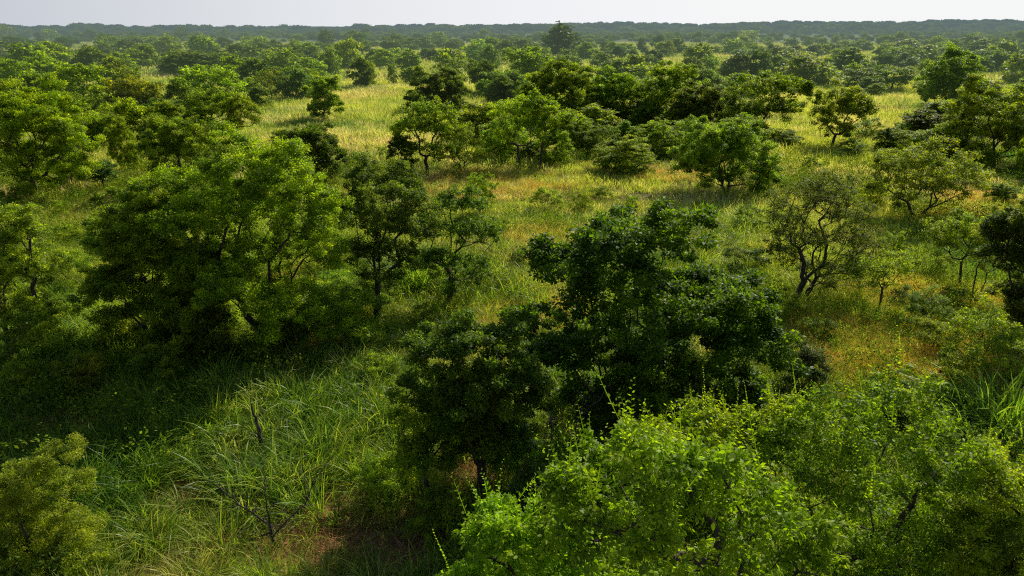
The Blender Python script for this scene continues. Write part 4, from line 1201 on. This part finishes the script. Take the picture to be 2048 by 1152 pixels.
# ------------------------------------------------------------------ far wood
def clump_tree(seed, ls=0.55, w=7.5, h=5.0, lai=1.1):
    g = np.random.default_rng(seed)
    lobes = auto_lobes(h, w, 0.12, 8, g, g.uniform(0.35, 0.6))
    P = []
    for (a, b, c, r) in lobes:
        d = unit(g.normal(size=(9, 3))); d[:, 2] = np.abs(d[:, 2]) * 0.9 - 0.15
        P.append(np.array([a, b, c]) + d * r * 0.85)
    P = np.concatenate(P)
    area = sum(4 * math.pi * l[3] ** 2 for l in lobes) * lai
    k = area / (0.5 * 0.6 * ls * ls) / len(P)
    V, v = foliage(P, unit(g.normal(size=P.shape)), None, 0.7, ls, g, k, 0.6)
    return quads_to_mesh('wood', V, 4, {'v': v}, FAR_LEAF)


fw = [clump_tree(300 + i, h=g_, w=w_) for i, (g_, w_) in enumerate([(5, 7), (6, 8), (4, 7.5), (6.5, 7), (5.2, 9), (3.5, 6)])]
x, y = scatter(13000, 165, 1150, gs, margin=1.2)
f = fbm(x * 0.6, y, 80)
k = gs.random(len(x)) < np.clip((f - 0.51) * 5, 0.06, 1) * np.clip((y - 100) / 500, 0.35, 1)
ppx = 1024 + x / (y * CP + CAM_H * SP) * F
ppy = 576 - np.tan(PITCH - np.arctan(CAM_H / y)) * F
for a_, b_, c_, d_ in GAPS:
    k &= ~((np.abs(ppx - a_) < c_) & (np.abs(ppy - b_) < d_))
tk = np.array(taken)
tk = tk[tk[:, 1] > 120]
dmin = np.min(np.hypot(x[:, None] - tk[None, :, 0], y[:, None] - tk[None, :, 1]), axis=1)
k &= (dmin > 6)
x, y = x[k], y[k]
s = gs.uniform(0.45, 0.9, len(x)) + 0.5 * gs.random(len(x)) ** 4
stuff('distant_woodland', 'hazy blue-green woodland stretching to the horizon', 'woodland', fw, np.stack([x, y, terrain(x, y)], 1), np.stack([s * 1.15, s * 1.15, s], 1), 8, tilt=0.03)
fw2 = [clump_tree(320 + i, ls=1.1, h=7, w=13) for i in range(4)]
x, y = scatter(9000, 1100, 3000, gs, margin=1.15)
s = gs.uniform(0.4, 0.9, len(x)) + 1.3 * gs.random(len(x)) ** 5
zt = terrain(x, y)
stuff('forest_ridge', 'bluish forested ridge along the skyline', 'forest', fw2, np.stack([x, y, zt], 1), np.stack([s * 1.4, s * 1.4, s], 1), 9, tilt=0.03)

# ------------------------------------------------------------------ sky, sun, camera
SUN_EL, SUN_AZ = R(39), R(33)       # azimuth clockwise from +Y (towards +X)
w = bpy.data.worlds.new('World'); scene.world = w; w.use_nodes = True
nt = w.node_tree; nt.nodes.clear()
sky = nt.nodes.new('ShaderNodeTexSky'); sky.sky_type = 'NISHITA'; sky.sun_disc = False
sky.sun_elevation = SUN_EL; sky.sun_rotation = SUN_AZ
sky.altitude = 1000; sky.air_density = 1.0; sky.dust_density = 1.0; sky.ozone_density = 1.5
bg = nt.nodes.new('ShaderNodeBackground'); bg.inputs['Strength'].default_value = 0.10
out = nt.nodes.new('ShaderNodeOutputWorld')
# milky haze low over the horizon, whiter towards the sun
tc = nt.nodes.new('ShaderNodeTexCoord')
sp = nt.nodes.new('ShaderNodeSeparateXYZ'); nt.links.new(tc.outputs['Generated'], sp.inputs[0])
band = ramp(nt, sp.outputs['Z'], [(0.0, (1, 1, 1)), (0.06, (0.97, 0.97, 0.97)), (0.22, (0.35, 0.35, 0.35)), (0.5, (0, 0, 0))])
dt = nt.nodes.new('ShaderNodeVectorMath'); dt.operation = 'DOT_PRODUCT'
dt.inputs[1].default_value = (math.sin(R(45)), math.cos(R(45)), 0)
nt.links.new(tc.outputs['Generated'], dt.inputs[0])
hz = ramp(nt, dt.outputs['Value'], [(0.0, (0.34, 0.38, 0.46)), (0.20, (0.58, 0.615, 0.67)), (0.50, (0.76, 0.785, 0.82)), (0.70, (0.86, 0.87, 0.90)), (0.88, (0.92, 0.925, 0.93))])
sc_ = nt.nodes.new('ShaderNodeVectorMath'); sc_.operation = 'SCALE'; sc_.inputs['Scale'].default_value = 1 / 0.10
nt.links.new(hz, sc_.inputs[0])
skc = mixc(nt, band, sky.outputs[0], sc_.outputs[0])
nt.links.new(skc, bg.inputs['Color']); nt.links.new(bg.outputs[0], out.inputs['Surface'])

ld = bpy.data.lights.new('sun', 'SUN'); ld.energy = 5.0; ld.angle = R(0.53); ld.color = (1.0, 0.93, 0.78)
lo = bpy.data.objects.new('sun', ld); COL.objects.link(lo)
sd = Vector((math.sin(SUN_AZ) * math.cos(SUN_EL), math.cos(SUN_AZ) * math.cos(SUN_EL), math.sin(SUN_EL)))
lo.rotation_euler = sd.to_track_quat('Z', 'Y').to_euler()
lo.location = (20, 40, 60)

cd = bpy.data.cameras.new('camera'); cam = bpy.data.objects.new('camera', cd); COL.objects.link(cam)
cd.sensor_width = 36; cd.lens = 36 * F / 2048; cd.clip_end = 20000; cd.clip_start = 0.1
cam.location = (0, 0, CAM_H); cam.rotation_euler = (math.pi / 2 - PITCH, 0, 0)
scene.camera = cam

scene.view_settings.view_transform = 'Standard'; scene.view_settings.look = 'None'
scene.view_settings.exposure = 0; scene.view_settings.gamma = 1
scene.render.engine = 'CYCLES'
c = scene.cycles
c.max_bounces = 6; c.diffuse_bounces = 2; c.glossy_bounces = 2; c.transmission_bounces = 3; c.transparent_max_bounces = 4
c.use_adaptive_sampling = True; c.adaptive_threshold = 0.02
c.sample_clamp_indirect = 4
c.use_denoising = False
c.pixel_filter_type = 'BLACKMAN_HARRIS'; c.filter_width = 1.15
